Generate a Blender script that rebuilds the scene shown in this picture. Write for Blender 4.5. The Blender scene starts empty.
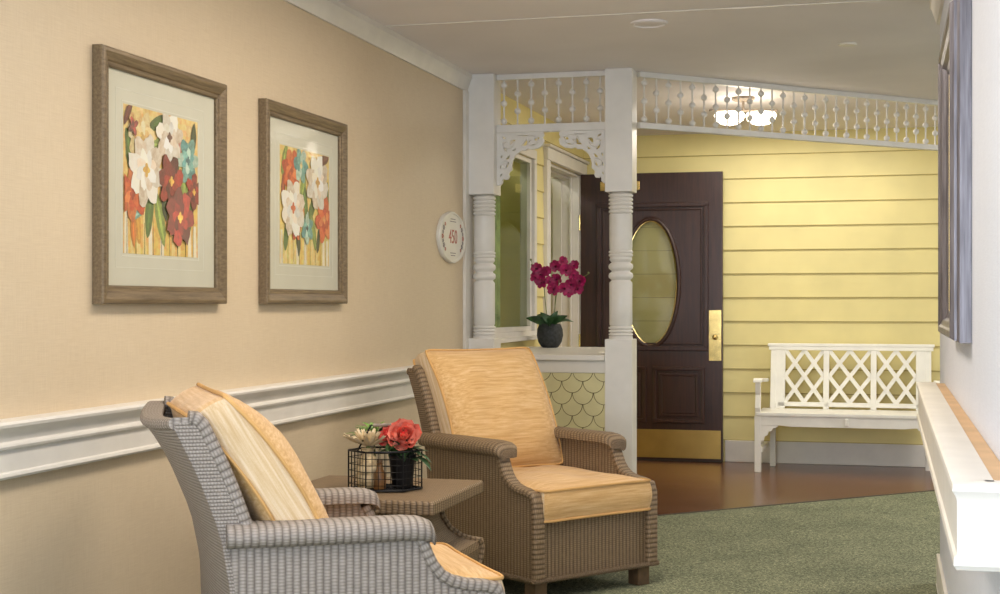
import bpy, bmesh, math, random
from math import sin, cos, pi, radians as R
from mathutils import Vector, Matrix
random.seed(7)
S = bpy.context.scene
C = S.collection

# ------------------------------------------------------------------ materials
def lin(c):
    f = lambda v: v/12.92 if v <= .04045 else ((v+.055)/1.055)**2.4
    return (f(c[0]/255), f(c[1]/255), f(c[2]/255), 1)

class NT:
    def __init__(s, name):
        s.m = bpy.data.materials.new(name); s.m.use_nodes = True
        s.t = s.m.node_tree; s.n = s.t.nodes; s.l = s.t.links
        s.b = s.n['Principled BSDF']
    def node(s, typ, **kw):
        n = s.n.new(typ)
        for k, v in kw.items(): setattr(n, k, v)
        return n
    def put(s, a, b):
        s.l.new(a, b)
    def val(s, inp, v):
        if hasattr(v, 'links'): s.put(v, inp)
        else: inp.default_value = v
    def math(s, op, a, b=None):
        n = s.node('ShaderNodeMath', operation=op)
        s.val(n.inputs[0], a)
        if b is not None: s.val(n.inputs[1], b)
        return n.outputs[0]
    def coord(s, kind='Object', scale=(1, 1, 1), rot=(0, 0, 0)):
        tc = s.node('ShaderNodeTexCoord'); mp = s.node('ShaderNodeMapping')
        mp.inputs['Scale'].default_value = scale; mp.inputs['Rotation'].default_value = rot
        s.put(tc.outputs[kind], mp.inputs[0]); return mp.outputs[0]
    def noise(s, vec, scale=5, detail=3, rough=.5):
        n = s.node('ShaderNodeTexNoise'); s.put(vec, n.inputs['Vector'])
        n.inputs['Scale'].default_value = scale; n.inputs['Detail'].default_value = detail
        n.inputs['Roughness'].default_value = rough
        return n.outputs[0]
    def ramp(s, fac, stops):
        n = s.node('ShaderNodeValToRGB'); s.val(n.inputs[0], fac)
        e = n.color_ramp.elements
        while len(e) < len(stops): e.new(.5)
        for i, (p, c) in enumerate(stops):
            e[i].position = p; e[i].color = lin(c)
        return n.outputs[0]
    def mix(s, fac, a, b, mode='MIX'):
        n = s.node('ShaderNodeMix', data_type='RGBA', blend_type=mode)
        s.val(n.inputs[0], fac)
        s.val(n.inputs[6], a if hasattr(a, 'links') else lin(a))
        s.val(n.inputs[7], b if hasattr(b, 'links') else lin(b))
        return n.outputs[2]
    def bump(s, h, strength=.3, dist=.002):
        n = s.node('ShaderNodeBump'); s.put(h, n.inputs['Height'])
        n.inputs['Strength'].default_value = strength; n.inputs['Distance'].default_value = dist
        s.put(n.outputs[0], s.b.inputs['Normal'])
    def col(s, v): s.val(s.b.inputs['Base Color'], v if hasattr(v, 'links') else lin(v))
    def set(s, **kw):
        for k, v in kw.items(): s.val(s.b.inputs[k.replace('_', ' ')], v)

def plain(name, c, rough=.5, var=.06, scale=8, metal=0, **kw):
    t = NT(name)
    n = t.noise(t.coord(), scale)
    a = tuple(v*(1-var) for v in c); b = tuple(min(255, v*(1+var)) for v in c)
    t.col(t.ramp(n, [(.3, a), (.7, b)])); t.set(Roughness=rough, Metallic=metal, **kw)
    return t.m

def wallpaper(name, c1, c2):
    t = NT(name)
    a = t.noise(t.coord(scale=(1, 3, 90)), 4, 4, .7)
    b = t.noise(t.coord(scale=(1, 90, 3)), 4, 4, .7)
    big = t.noise(t.coord(scale=(1, 1, 1)), 1.5, 2)
    f = t.math('ADD', t.math('MULTIPLY', a, .5), t.math('MULTIPLY', b, .5))
    f = t.math('ADD', f, t.math('MULTIPLY', t.math('SUBTRACT', big, .5), .25))
    t.col(t.ramp(f, [(.35, c1), (.65, c2)])); t.set(Roughness=.55); t.bump(f, .25, .001)
    return t.m

def wicker(name, dark, mid, light):
    t = NT(name)
    tc = t.node('ShaderNodeTexCoord'); sp = t.node('ShaderNodeSeparateXYZ')
    t.put(tc.outputs['UV'], sp.inputs[0])
    u = t.math('DIVIDE', sp.outputs[0], .0195); v = t.math('DIVIDE', sp.outputs[1], .0085)
    par = t.math('MULTIPLY', t.math('MODULO', t.math('FLOOR', t.math('ADD', u, 2000)), 2), .25)
    st = t.math('ABSOLUTE', t.math('SINE', t.math('MULTIPLY', u, pi)))
    wv = t.math('ABSOLUTE', t.math('SINE', t.math('MULTIPLY', t.math('ADD', v, par), pi)))
    st2 = t.math('POWER', st, .7)
    h = t.math('MULTIPLY', st2, t.math('ADD', t.math('MULTIPLY', wv, .45), .55))
    nz = t.noise(t.coord(), 60, 2)
    f = t.math('ADD', t.math('MULTIPLY', h, .8), t.math('MULTIPLY', nz, .3))
    t.col(t.ramp(f, [(.15, dark), (.6, mid), (.95, light)]))
    t.set(Roughness=.55); t.bump(h, .6, .004)
    return t.m

def fabric(name, a, b, c, sc=(70, 3, 70)):
    t = NT(name)
    n = t.noise(t.coord(scale=sc), 1.6, 3, .6)
    n2 = t.noise(t.coord(scale=(300, 300, 300)), 1, 1)
    f = t.math('ADD', t.math('MULTIPLY', n, .85), t.math('MULTIPLY', n2, .15))
    t.col(t.ramp(f, [(.34, a), (.5, b), (.66, c)])); t.set(Roughness=.85)
    t.b.inputs['Sheen Weight'].default_value = .2
    big = t.noise(t.coord(scale=(7, 7, 7)), 1, 3)
    t.bump(t.math('ADD', t.math('MULTIPLY', big, 1.0), t.math('MULTIPLY', n2, .05)), .35, .02)
    return t.m

def glass(name, tint, rough=.02, k=1.0):
    t = NT(name)
    tr = t.node('ShaderNodeBsdfTransparent'); tr.inputs[0].default_value = lin(tint)
    gl = t.node('ShaderNodeBsdfGlossy'); gl.inputs['Roughness'].default_value = rough
    fr = t.node('ShaderNodeFresnel'); fr.inputs[0].default_value = 1.5
    mx = t.node('ShaderNodeMixShader'); t.put(t.math('MULTIPLY', fr.outputs[0], k), mx.inputs[0])
    t.put(tr.outputs[0], mx.inputs[1]); t.put(gl.outputs[0], mx.inputs[2])
    t.put(mx.outputs[0], t.n['Material Output'].inputs[0])
    return t.m

def emis(name, c, s):
    t = NT(name); n = t.noise(t.coord(), 3)
    t.col(c); t.val(t.b.inputs['Emission Color'], lin(c)); t.val(t.b.inputs['Emission Strength'], s)
    return t.m

def vcol(name, rough=.6):
    t = NT(name); a = t.node('ShaderNodeVertexColor', layer_name='Col')
    n = t.noise(t.coord(scale=(1, 1, 1)), 45, 4, .7)
    c = t.mix(.55, a.outputs[0], t.ramp(n, [(.3, (120, 110, 95)), (.7, (255, 250, 240))]), 'OVERLAY')
    t.col(t.mix(.14, c, (232, 218, 188))); t.set(Roughness=rough)  # pale wash puts the glazing's reflection haze into the print colour
    return t.m

M = {}
M['paper'] = wallpaper('wallpaper_tan', (204, 184, 154), (219, 201, 172))
M['paper_r'] = wallpaper('wallpaper_daylit', (206, 210, 221), (220, 224, 234))  # same wallpaper, cool daylight put into its colour
M['trim'] = plain('white_trim_paint', (226, 221, 212), .38, .02)
M['post'] = plain('white_post_paint', (228, 224, 217), .4, .02)
M['bench'] = plain('cream_bench_paint', (240, 237, 226), .4, .02)
M['ceil'] = plain('ceiling_paint', (234, 228, 228), .85, .025, 1.2)
M['sid'] = plain('yellow_siding_paint', (230, 215, 148), .5, .03, 3)
M['lap_shadow'] = plain('siding_lap_shadow', (168, 148, 86), .8)
M['scale'] = plain('scallop_paint', (216, 208, 160), .6, .03)
M['dark'] = plain('scallop_shadow_line', (92, 80, 48), .8)
M['rubber'] = plain('dark_edge_strip', (45, 40, 35), .6)
M['brass'] = plain('brushed_brass', (186, 156, 92), .38, .04, 6, 1)
M['brassl'] = plain('polished_brass', (214, 186, 120), .22, .08, 20, 1)
M['wire'] = plain('black_wire', (30, 30, 32), .45, .1, 8, .6)
M['pot'] = plain('charcoal_pot', (46, 48, 48), .75, .25, 60)
M['leafd'] = plain('dark_green_leaf', (44, 74, 40), .4, .25, 25)
M['leafl'] = plain('light_green_leaf', (104, 140, 62), .5, .25, 25)
M['stem'] = plain('stem_green', (110, 118, 66), .5, .2, 25)
M['mag'] = plain('magenta_petal', (158, 22, 84), .5, .22, 40)
M['magc'] = plain('orchid_throat', (96, 10, 40), .5, .2, 40)
M['coral'] = plain('coral_petal', (240, 118, 98), .55, .16, 35)
M['coral2'] = plain('deep_coral_petal', (232, 78, 72), .55, .16, 35)
M['coral3'] = plain('pale_coral_petal', (246, 146, 126), .55, .12, 35)
M['cream'] = plain('cream_petal', (222, 204, 168), .6, .1, 35)
M['jar'] = plain('cream_ceramic', (196, 176, 138), .35, .2, 60)
M['jar2'] = plain('amber_jar', (120, 84, 46), .3, .2, 30)
M['grip'] = plain('grey_wood_grip', (136, 124, 112), .6, .15, 30)
M['foot'] = plain('brown_foot_wood', (96, 74, 52), .5, .15, 20)
M['mat'] = plain('picture_mat', (222, 219, 202), .8, .01)
M['matline'] = plain('mat_bevel', (232, 230, 216), .6, .01)
M['green'] = plain('green_curtain', (150, 168, 120), .8, .2, 6)
M['roomgreen'] = plain('pale_room_paint', (150, 158, 112), .8, .1, 2)
M['plaque'] = plain('white_ceramic', (226, 222, 212), .3, .02)
M['rednum'] = plain('rust_numeral_paint', (176, 96, 84), .5)
M['mauve'] = plain('grey_leaf_paint', (130, 120, 122), .5)
M['tan'] = plain('tan_rail_strip', (206, 168, 122), .5, .05)
M['gap'] = plain('dark_gap', (40, 32, 22), .9)
M['wick'] = wicker('wicker_brown', (70, 55, 39), (122, 101, 76), (146, 125, 98))
M['wick_daylit'] = wicker('wicker_brown_daylit', (98, 89, 82), (140, 130, 121), (164, 155, 147))  # same brown wicker with cool daylight mixed into the colour
M['fab'] = fabric('gold_stripe_fabric', (194, 152, 94), (208, 168, 112), (221, 187, 138))
M['fab2'] = fabric('gold_stripe_fabric_boxing', (204, 172, 128), (216, 189, 150), (227, 205, 174), (3, 70, 70))  # boxing stripes run lengthwise; paler because daylight is put into the colour
M['fabp'] = plain('gold_piping', (204, 160, 100), .8)
M['print'] = vcol('painted_print')
M['glassw'] = glass('window_glass', (232, 240, 222), .02, .8)
def t_oval():
    t = NT('oval_glass_sheen')
    tr = t.node('ShaderNodeBsdfTransparent'); tr.inputs[0].default_value = lin((250, 250, 222))
    df = t.node('ShaderNodeBsdfDiffuse'); df.inputs[0].default_value = lin((232, 230, 170))  # pale diffuse layer stands in for a reflection on the pane
    gl = t.node('ShaderNodeBsdfGlossy'); gl.inputs['Roughness'].default_value = .06
    a = t.node('ShaderNodeMixShader'); a.inputs[0].default_value = .22; t.put(tr.outputs[0], a.inputs[1]); t.put(df.outputs[0], a.inputs[2])
    fr = t.node('ShaderNodeFresnel'); fr.inputs[0].default_value = 1.5
    b = t.node('ShaderNodeMixShader'); t.put(t.math('ADD', fr.outputs[0], .08), b.inputs[0]); t.put(a.outputs[0], b.inputs[1]); t.put(gl.outputs[0], b.inputs[2])
    t.put(b.outputs[0], t.n['Material Output'].inputs[0]); return t.m
M['glassd'] = t_oval()
M['glassp'] = glass('picture_glass', (250, 250, 248), .07, .28)
M['bulb'] = emis('lit_bowl_glass', (255, 244, 220), 4)

def t_wood():
    t = NT('dark_mahogany'); v = t.coord(scale=(26, 26, 1.6))
    n = t.noise(v, 2.5, 5, .6); t.col(t.ramp(n, [(.3, (42, 22, 16)), (.7, (66, 38, 28))])); t.set(Roughness=.34); return t.m
M['door'] = t_wood()
def t_frame():
    t = NT('driftwood_frame'); n = t.noise(t.coord(scale=(60, 3, 60)), 2, 4, .7)
    t.col(t.ramp(n, [(.3, (90, 74, 54)), (.7, (138, 119, 91))])); t.set(Roughness=.42, Metallic=.25); return t.m
M['frame'] = t_frame()
M['framein'] = plain('frame_inner_lip', (120, 100, 78), .4, .1, 30)
def t_bframe():
    t = NT('pewter_frame'); n = t.noise(t.coord(scale=(40, 2, 2)), 3, 3)
    t.col(t.ramp(n, [(.3, (92, 88, 92)), (.7, (134, 130, 136))])); t.set(Roughness=.36, Metallic=.55); return t.m
M['pewter'] = t_bframe()
def t_floor():
    t = NT('cherry_plank_floor')
    br = t.node('ShaderNodeTexBrick'); t.put(t.coord(), br.inputs['Vector'])
    br.inputs['Color1'].default_value = lin((112, 70, 48)); br.inputs['Color2'].default_value = lin((132, 86, 60))
    br.inputs['Mortar'].default_value = lin((84, 46, 28)); br.inputs['Scale'].default_value = 1
    br.inputs['Brick Width'].default_value = 1.2; br.inputs['Row Height'].default_value = .12; br.inputs['Mortar Size'].default_value = .002
    n = t.noise(t.coord(scale=(2, 40, 1)), 2, 4, .6)
    t.col(t.mix(.5, br.outputs[0], t.ramp(n, [(.3, (96, 96, 96)), (.7, (160, 160, 160))]), 'OVERLAY')); t.set(Roughness=.24); return t.m
M['floor'] = t_floor()
def t_carpet():
    t = NT('green_speckled_carpet')
    n = t.noise(t.coord(), 105, 3, .85); n2 = t.noise(t.coord(), 3, 2)
    f = t.math('ADD', n, t.math('MULTIPLY', t.math('SUBTRACT', n2, .5), .1))
    t.col(t.ramp(f, [(.34, (58, 64, 52)), (.45, (100, 106, 82)), (.55, (128, 133, 104)), (.66, (194, 194, 160))])); t.set(Roughness=.95)
    t.bump(n, .5, .004); return t.m
M['carpet'] = t_carpet()

# ------------------------------------------------------------------ mesh builder
class MB:
    def __init__(s): s.v = []; s.f = []; s.mi = []; s.uv = []; s.c = []; s.cur = 0; s.X = Matrix.Identity(4); s.colr = (1, 1, 1, 1)
    def face(s, pts, uv=None):
        b = len(s.v)
        for p in pts: s.v.append(s.X @ Vector(p))
        s.f.append(list(range(b, b+len(pts)))); s.mi.append(s.cur); s.uv.append(uv); s.c.append(s.colr)
    def grid(s, P, uvs=None, closed_u=False, closed_v=False):
        nu = len(P); nv = len(P[0]); b = len(s.v)
        for r in P:
            for p in r: s.v.append(s.X @ Vector(p))
        for i in range(nu if closed_u else nu-1):
            for j in range(nv if closed_v else nv-1):
                i2 = (i+1) % nu; j2 = (j+1) % nv
                s.f.append([b+i*nv+j, b+i2*nv+j, b+i2*nv+j2, b+i*nv+j2]); s.mi.append(s.cur); s.c.append(s.colr)
                if uvs:
                    I2 = i+1; J2 = j+1
                    s.uv.append([uvs(i, j), uvs(I2, j), uvs(I2, J2), uvs(i, J2)])
                else: s.uv.append(None)
    def box(s, x0, x1, y0, y1, z0, z1, swap=False):
        P = [(x0, y0, z0), (x1, y0, z0), (x1, y1, z0), (x0, y1, z0), (x0, y0, z1), (x1, y0, z1), (x1, y1, z1), (x0, y1, z1)]
        for q in ((0, 3, 2, 1), (4, 5, 6, 7), (0, 1, 5, 4), (1, 2, 6, 5), (2, 3, 7, 6), (3, 0, 4, 7)):
            pts = [P[k] for k in q]
            n = (Vector(pts[1])-Vector(pts[0])).cross(Vector(pts[2])-Vector(pts[1]))
            a = max(range(3), key=lambda k: abs(n[k]))
            if a == 0: uv = [(p[1], p[2]) for p in pts]
            elif a == 1: uv = [(p[0], p[2]) for p in pts]
            else: uv = [(p[0], p[1]) for p in pts]
            if swap: uv = [(w, k) for k, w in uv]
            s.face(pts, uv)
    def obox(s, a, b, w, h, up=(0, 0, 1)):      # bar from a to b
        a = Vector(a); b = Vector(b); t = (b-a).normalized(); sd = t.cross(Vector(up)).normalized(); n = sd.cross(t)
        old = s.X; L = (b-a).length
        s.X = old @ Matrix.Translation(a) @ Matrix((t, sd, n)).transposed().to_4x4()
        s.box(0, L, -w/2, w/2, -h/2, h/2); s.X = old
    def lathe(s, prof, c=(0, 0, 0), seg=28, caps=True):
        P = [[(c[0]+r*cos(2*pi*k/seg), c[1]+r*sin(2*pi*k/seg), c[2]+z) for r, z in prof] for k in range(seg)]
        s.grid(P, closed_u=True)
        if caps:
            for i in (0, -1):
                if prof[i][0] > 1e-4:
                    ring = [P[k][i] for k in range(seg)]
                    s.face(ring if i else ring[::-1])
    def tube(s, pts, r, seg=8, closed=False, rad=None):
        pts = [Vector(p) for p in pts]; n = len(pts); rings = []; pn = None; L = 0
        for i, p in enumerate(pts):
            a = pts[(i-1) % n] if (closed or i > 0) else p; b = pts[(i+1) % n] if (closed or i < n-1) else p
            t = (b-a).normalized()
            if pn is None: pn = t.orthogonal().normalized()
            else: pn = (pn-t*pn.dot(t)).normalized()
            bn = t.cross(pn); rr = rad[i] if rad else r
            rings.append([p+rr*(cos(2*pi*k/seg)*pn+sin(2*pi*k/seg)*bn) for k in range(seg)])
        s.grid(rings, closed_u=closed, closed_v=True)
        if not closed: s.face(rings[0][::-1]); s.face(rings[-1])
    def ball(s, c, r, seg=12, sz=1):
        prof = [(max(1e-5, r*sin(pi*k/(seg//2))), -r*sz*cos(pi*k/(seg//2))) for k in range(seg//2+1)]
        s.lathe(prof, c, seg, False)
    def prism(s, poly, axis, a, b, uvf=None):   # poly in the two other axes
        def mk(p, t):
            if axis == 'y': return (p[0], t, p[1])
            if axis == 'x': return (t, p[0], p[1])
            return (p[0], p[1], t)
        A = [mk(p, a) for p in poly]; B = [mk(p, b) for p in poly]
        g = uvf or (lambda p: p)
        s.face(A, [g(p) for p in poly]); s.face(B[::-1], [g(p) for p in poly][::-1])
        n = len(poly); L = 0
        for i in range(n):
            j = (i+1) % n; d = math.dist(poly[i], poly[j])
            s.face([A[j], A[i], B[i], B[j]], [(L+d, 0), (L, 0), (L, b-a), (L+d, b-a)]); L += d
    def sweep(s, path, sec, side, closed_sec=True, caps=True, off=0):
        path = [Vector(p) for p in path]; side = Vector(side).normalized(); rings = []; Ls = [off]; n = len(path)
        for i, p in enumerate(path):
            d1 = (path[i]-path[i-1]).normalized() if i else None
            d2 = (path[i+1]-path[i]).normalized() if i < n-1 else None
            t = ((d1 or d2)+(d2 or d1)).normalized(); nn = side.cross(t).normalized()
            k = 1.0
            if d1 and d2: k = 1/max(.5, t.dot(d1))
            rings.append([p+side*a+nn*b*k for a, b in sec])
            if i: Ls.append(Ls[-1]+(path[i]-path[i-1]).length)
        per = [0]
        for i in range(len(sec)): per.append(per[-1]+math.dist(sec[i], sec[(i+1) % len(sec)]))
        s.grid(rings, lambda i, j: (Ls[i], per[j]), closed_v=closed_sec)
        if caps:
            uv = [(a, b) for a, b in sec]
            s.face(rings[0][::-1], uv[::-1]); s.face(rings[-1], uv)
    def build(s, name, mats, parent=None, smooth=None, bevel=None, fix=True, loc=None, rot=None):
        me = bpy.data.meshes.new(name); me.from_pydata([tuple(p) for p in s.v], [], s.f)
        if not isinstance(mats, (list, tuple)): mats = [mats]
        for m in mats: me.materials.append(m)
        ul = me.uv_layers.new(name='UVMap'); ca = me.color_attributes.new('Col', 'FLOAT_COLOR', 'CORNER'); ul = me.uv_layers['UVMap']; ca = me.color_attributes['Col']
        for p, mi, uv, c in zip(me.polygons, s.mi, s.uv, s.c):
            p.material_index = mi
            for k, li in enumerate(p.loop_indices):
                if uv: ul.data[li].uv = uv[k]
                ca.data[li].color = c
        if fix:
            bm = bmesh.new(); bm.from_mesh(me)
            bmesh.ops.remove_doubles(bm, verts=bm.verts, dist=1e-5)
            bmesh.ops.recalc_face_normals(bm, faces=bm.faces); bm.to_mesh(me); bm.free()
        if smooth:
            me.shade_smooth(); me.set_sharp_from_angle(angle=R(smooth))
        o = bpy.data.objects.new(name, me); C.objects.link(o)
        if bevel:
            b = o.modifiers.new('bevel', 'BEVEL'); b.width = bevel; b.segments = 2; b.limit_method = 'ANGLE'
        if loc: o.location = loc
        if rot: o.rotation_euler = rot
        if parent: o.parent = parent
        return o

def empty(name, loc=(0, 0, 0), rz=0):
    o = bpy.data.objects.new(name, None); o.empty_display_size = .1; C.objects.link(o)
    o.location = loc; o.rotation_euler = (0, 0, rz); return o
def tag(o, label, cat, group=None):
    o['label'] = label; o['category'] = cat
    if group: o['group'] = group
    return o
def struct(o, label=None, cat=None):
    o['kind'] = 'structure'
    if label: o['label'] = label
    if cat: o['category'] = cat
    return o
def copy_tree(o, parent=None, col=None):
    c = o.copy(); C.objects.link(c)
    if parent: c.parent = parent
    for ch in list(o.children): copy_tree(ch, c)
    return c
def curve_plate(name, outlines, thick, mat, parent=None, bevel=0, X=None):
    """flat plate from closed 2-D outlines (first outer, the others holes) in local xz, extruded along y"""
    cu = bpy.data.curves.new(name, 'CURVE'); cu.dimensions = '2D'; cu.fill_mode = 'BOTH'; cu.extrude = thick/2-bevel; cu.bevel_depth = bevel
    for o in outlines:
        sp = cu.splines.new('POLY'); sp.points.add(len(o)-1); sp.use_cyclic_u = True
        for p, q in zip(sp.points, o): p.co = (q[0], q[1], 0, 1)
    tmp = bpy.data.objects.new('t', cu); C.objects.link(tmp); bpy.context.view_layer.update()
    me = bpy.data.meshes.new_from_object(tmp); bpy.data.objects.remove(tmp); bpy.data.curves.remove(cu)
    me.transform(Matrix.Rotation(pi/2, 4, 'X'))
    if X is not None: me.transform(X)
    me.materials.clear(); me.materials.append(mat); me.name = name
    o = bpy.data.objects.new(name, me); C.objects.link(o)
    if parent: o.parent = parent
    return o
def ell(cx, cy, rx, ry, n=48, a0=0):
    return [(cx+rx*cos(2*pi*k/n+a0), cy+ry*sin(2*pi*k/n+a0)) for k in range(n)]

# ------------------------------------------------------------------ camera
H = 1.18; F = 1450
cam = bpy.data.cameras.new('camera'); co = bpy.data.objects.new('camera', cam); C.objects.link(co)
co.location = (0, 0, H); TH = math.atan(388/1450); co.rotation_euler = (pi/2, 0, TH)
cam.sensor_width = 36; cam.lens = 36*F/1000; cam.shift_y = .006; cam.clip_start = .05
S.camera = co

# ------------------------------------------------------------------ setting
LX = -2.26; CZ = 2.445; YP = 7.78; YF = 10.87; WR = .21; WRE = 6.33; BX = 3.2; YB = -3.0
def sbox(name, mat, *a, **k):
    m = MB(); m.box(*a); return struct(m.build(name, mat, **k))
sbox('floor', M['floor'], LX-3, BX+.1, YB-.1, YF+.1, -.12, 0)
sbox('ceiling', M['ceil'], LX-3, BX+.1, YB-.1, YF+.1, CZ, CZ+.1)
sbox('wall_left', M['paper'], LX-.15, LX, YB, YP-.075, 0, CZ)
sbox('wall_right', M['paper_r'], WR, WR+.15, YB, WRE, 0, CZ)
sbox('wall_back', M['paper_r'], LX-.15, WR+.15, YB-.1, YB, 0, CZ)
sbox('wall_side', M['paper_r'], BX, BX+.1, WRE-.1, YF, 0, CZ)
sbox('wall_alcove', M['paper_r'], WR+.15, BX, WRE-.15, WRE-.05, 0, CZ)
# lapped siding
def siding(name, axis, c, a0, a1, z0, z1, holes, sgn):
    """axis 'x': boards run along x at y=c facing -y ; 'y': boards run along y at x=c facing +x"""
    m = MB()
    pitch = .1765; zs = [.16+pitch*k for k in range(-1, 15)]
    def seg(s0, s1, zl, zh, base, top):
        # plate between zl and zh, outer face tilts: bottom edge sticks out
        def d(z): return .016-.010*(z-base)/(top-base)
        def P(s, o, z): return (s, c-o, z) if axis == 'x' else (c+o, s, z)
        m.cur = 0
        m.face([P(s0, d(zl), zl), P(s1, d(zl), zl), P(s1, d(zh), zh), P(s0, d(zh), zh)])
        m.face([P(s0, 0, zl), P(s1, 0, zl), P(s1, d(zl), zl), P(s0, d(zl), zl)])
        if abs(zl-base) < 1e-6:
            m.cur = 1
            m.face([P(s0, .0168, zl), P(s1, .0168, zl), P(s1, .0166, zl+.0045), P(s0, .0166, zl+.0045)])  # dark strip paints the shadow line at the board's lower edge
    for b in zs:
        t = b+pitch; lo = max(b, z0); hi = min(t, z1)
        if hi <= lo: continue
        cuts = sorted({lo, hi, *[q for h in holes for q in (h[2], h[3]) if lo < q < hi]})
        for u, w in zip(cuts, cuts[1:]):
            mid = (u+w)/2; spans = [(a0, a1)]
            for h in holes:
                if h[2] < mid < h[3]:
                    ns = []
                    for s0, s1 in spans:
                        if h[1] <= s0 or h[0] >= s1: ns.append((s0, s1)); continue
                        if h[0] > s0: ns.append((s0, h[0]))
                        if h[1] < s1: ns.append((h[1], s1))
                    spans = ns
            for s0, s1 in spans: seg(s0, s1, u, w, b, t)
    # solid core behind the boards
    m.cur = 0
    ys = sorted({a0, a1, *[h[0] for h in holes], *[h[1] for h in holes]})
    for s0, s1 in zip(ys, ys[1:]):
        hs = [h for h in holes if h[0] <= s0 and h[1] >= s1]
        spans = [(z0 if z0 > 0 else 0, z1)]
        for h in hs:
            ns = []
            for q0, q1 in spans:
                if h[2] > q0: ns.append((q0, h[2]))
                if h[3] < q1: ns.append((h[3], q1))
            spans = ns
        for q0, q1 in spans:
            if axis == 'x': m.box(s0, s1, c, c+.15, q0, q1)
            else: m.box(c-.2, c, s0, s1, q0, q1)
    return struct(m.build(name, [M['sid'], M['lap_shadow']], fix=False))
WIN = (8.12, 9.20, 1.0, 2.12); DOR = (9.64, 10.77, 0, 2.15)
siding('wall_far', 'x', YF, LX-.2, BX, 0, CZ, [], 1)
siding('wall_entry', 'y', LX, YP-.075, YF, 0, CZ, [WIN, DOR], 1)
sbox('baseboard_far', M['trim'], -1.17, BX, YF-.03, YF, 0, .16, bevel=.004)
sbox('baseboard_left', M['trim'], LX, LX+.018, YB, YP-.08, 0, .13, bevel=.004)
m = MB(); m.box(WR-.014, WR, YB, WRE, .006, .13); m.box(WR-.014, WR+.15, WRE, WRE+.014, .006, .13)
struct(m.build('baseboard_right', M['trim'], bevel=.003))
# carpet (a broad corridor carpet ending on the porch line) and its dark edge strip
D0 = YP+1.41   # the diagonal: y - x
m = MB()
poly = [(LX+.001, YB), (BX, YB), (BX, BX+D0), (-1.41, YP), (LX+.001, YP)]
poly = [(LX+.001, YB), (WR-.001, YB), (WR-.001, WRE+.002), (BX-.001, WRE+.002), (BX-.001, YF-.04), (YF-.04-D0, YF-.04), (-1.41, YP), (LX+.001, YP)]
m.prism(poly, 'z', .0005, .006)
struct(m.build('floor_carpet', M['carpet']), 'green speckled loop carpet of the corridor', 'carpet')
m = MB()
m.obox((-1.41, YP, .004), (YF-.04-D0, YF-.04, .004), .02, .009)
struct(m.build('trim_1', M['rubber']))
# crown moulding
crown = [(0, 0), (.0, -.095), (.012, -.095), (.016, -.08), (.034, -.03), (.04, -.025), (.04, 0)]
m = MB(); P = [[(LX+a, y, CZ+b) for a, b in crown] for y in (YB, YP-.075)]; m.grid(P, closed_v=True)
struct(m.build('trim_2', M['trim'], smooth=40))
m = MB(); P = [[(WR-a, y, CZ+b) for a, b in crown] for y in (YB, WRE+.04)]; m.grid(P, closed_v=True); m.face(P[1])
struct(m.build('trim_3', M['trim'], smooth=40))
# ceiling joint batten
m = MB(); m.box(LX+.04, WR-.04, 6.26, 6.272, CZ-.003, CZ+.001)
m.box(-1.0, BX, 7.0, 7.01, CZ-.0005, CZ+.001) if False else None
struct(m.build('trim_4', M['trim']))
# corner strip where wallpaper stops
sbox('trim_5', M['trim'], LX, LX+.02, YP-.13, YP+.27, 0, CZ-.095, bevel=.003)

# room behind the window and door (walls, curtains)
m = MB(); x0 = LX-2.6; x1 = LX-.2
m.face([(x0, 7.7, 0), (x0, 11, 0), (x0, 11, CZ), (x0, 7.7, CZ)])
m.face([(x0, 7.7, 0), (x1, 7.7, 0), (x1, 7.7, CZ), (x0, 7.7, CZ)])
m.face([(x0, 11, 0), (x1, 11, 0), (x1, 11, CZ), (x0, 11, CZ)])
struct(m.build('wall_inner', M['roomgreen'], fix=False))

# window
w = empty('window_1', (LX, WIN[0], WIN[2])); struct(w)
y0, y1, z0, z1 = 0, WIN[1]-WIN[0], 0, WIN[3]-WIN[2]
def rect_ring(m, y0, y1, z0, z1, wd, xa, xb):
    m.box(xa, xb, y0-wd, y1+wd, z1, z1+wd); m.box(xa, xb, y0-wd, y1+wd, z0-wd, z0)
    m.box(xa, xb, y0-wd, y0, z0, z1); m.box(xa, xb, y1, y1+wd, z0, z1)
m = MB(); rect_ring(m, y0, y1, z0, z1, .06, .0, .035); m.build('window_casing', M['trim'], w, bevel=.006)
m = MB(); rect_ring(m, y0+.03, y1-.03, z0+.03, z1-.03, .03, -.06, .012); m.build('window_frame', M['trim'], w, bevel=.004)
m = MB(); q = .025; m.face([(-.012, y0+q, z0+q), (-.012, y1-q, z0+q), (-.012, y1-q, z1-q), (-.012, y0+q, z1-q)]); m.build('window_pane', M['glassw'], w, fix=False)
m = MB(); m.box(0, .075, y0-.11, y1+.10, z0-.055, z0-.028); m.build('window_sill', M['trim'], w, bevel=.004)
# curtain seen through the pane
m = MB(); P = []
n = 90
for i in range(n+1):
    y = 7.8+3.0*i/n; P.append([(LX-.42+.028*sin(i*1.15)+.01*sin(i*.37), y, z) for z in (.9, 2.25)])
m.grid(P); cur = m.build('curtain', M['green'], smooth=80)
tag(cur, 'sage green curtain hanging in folds behind the porch window', 'curtain')
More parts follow.
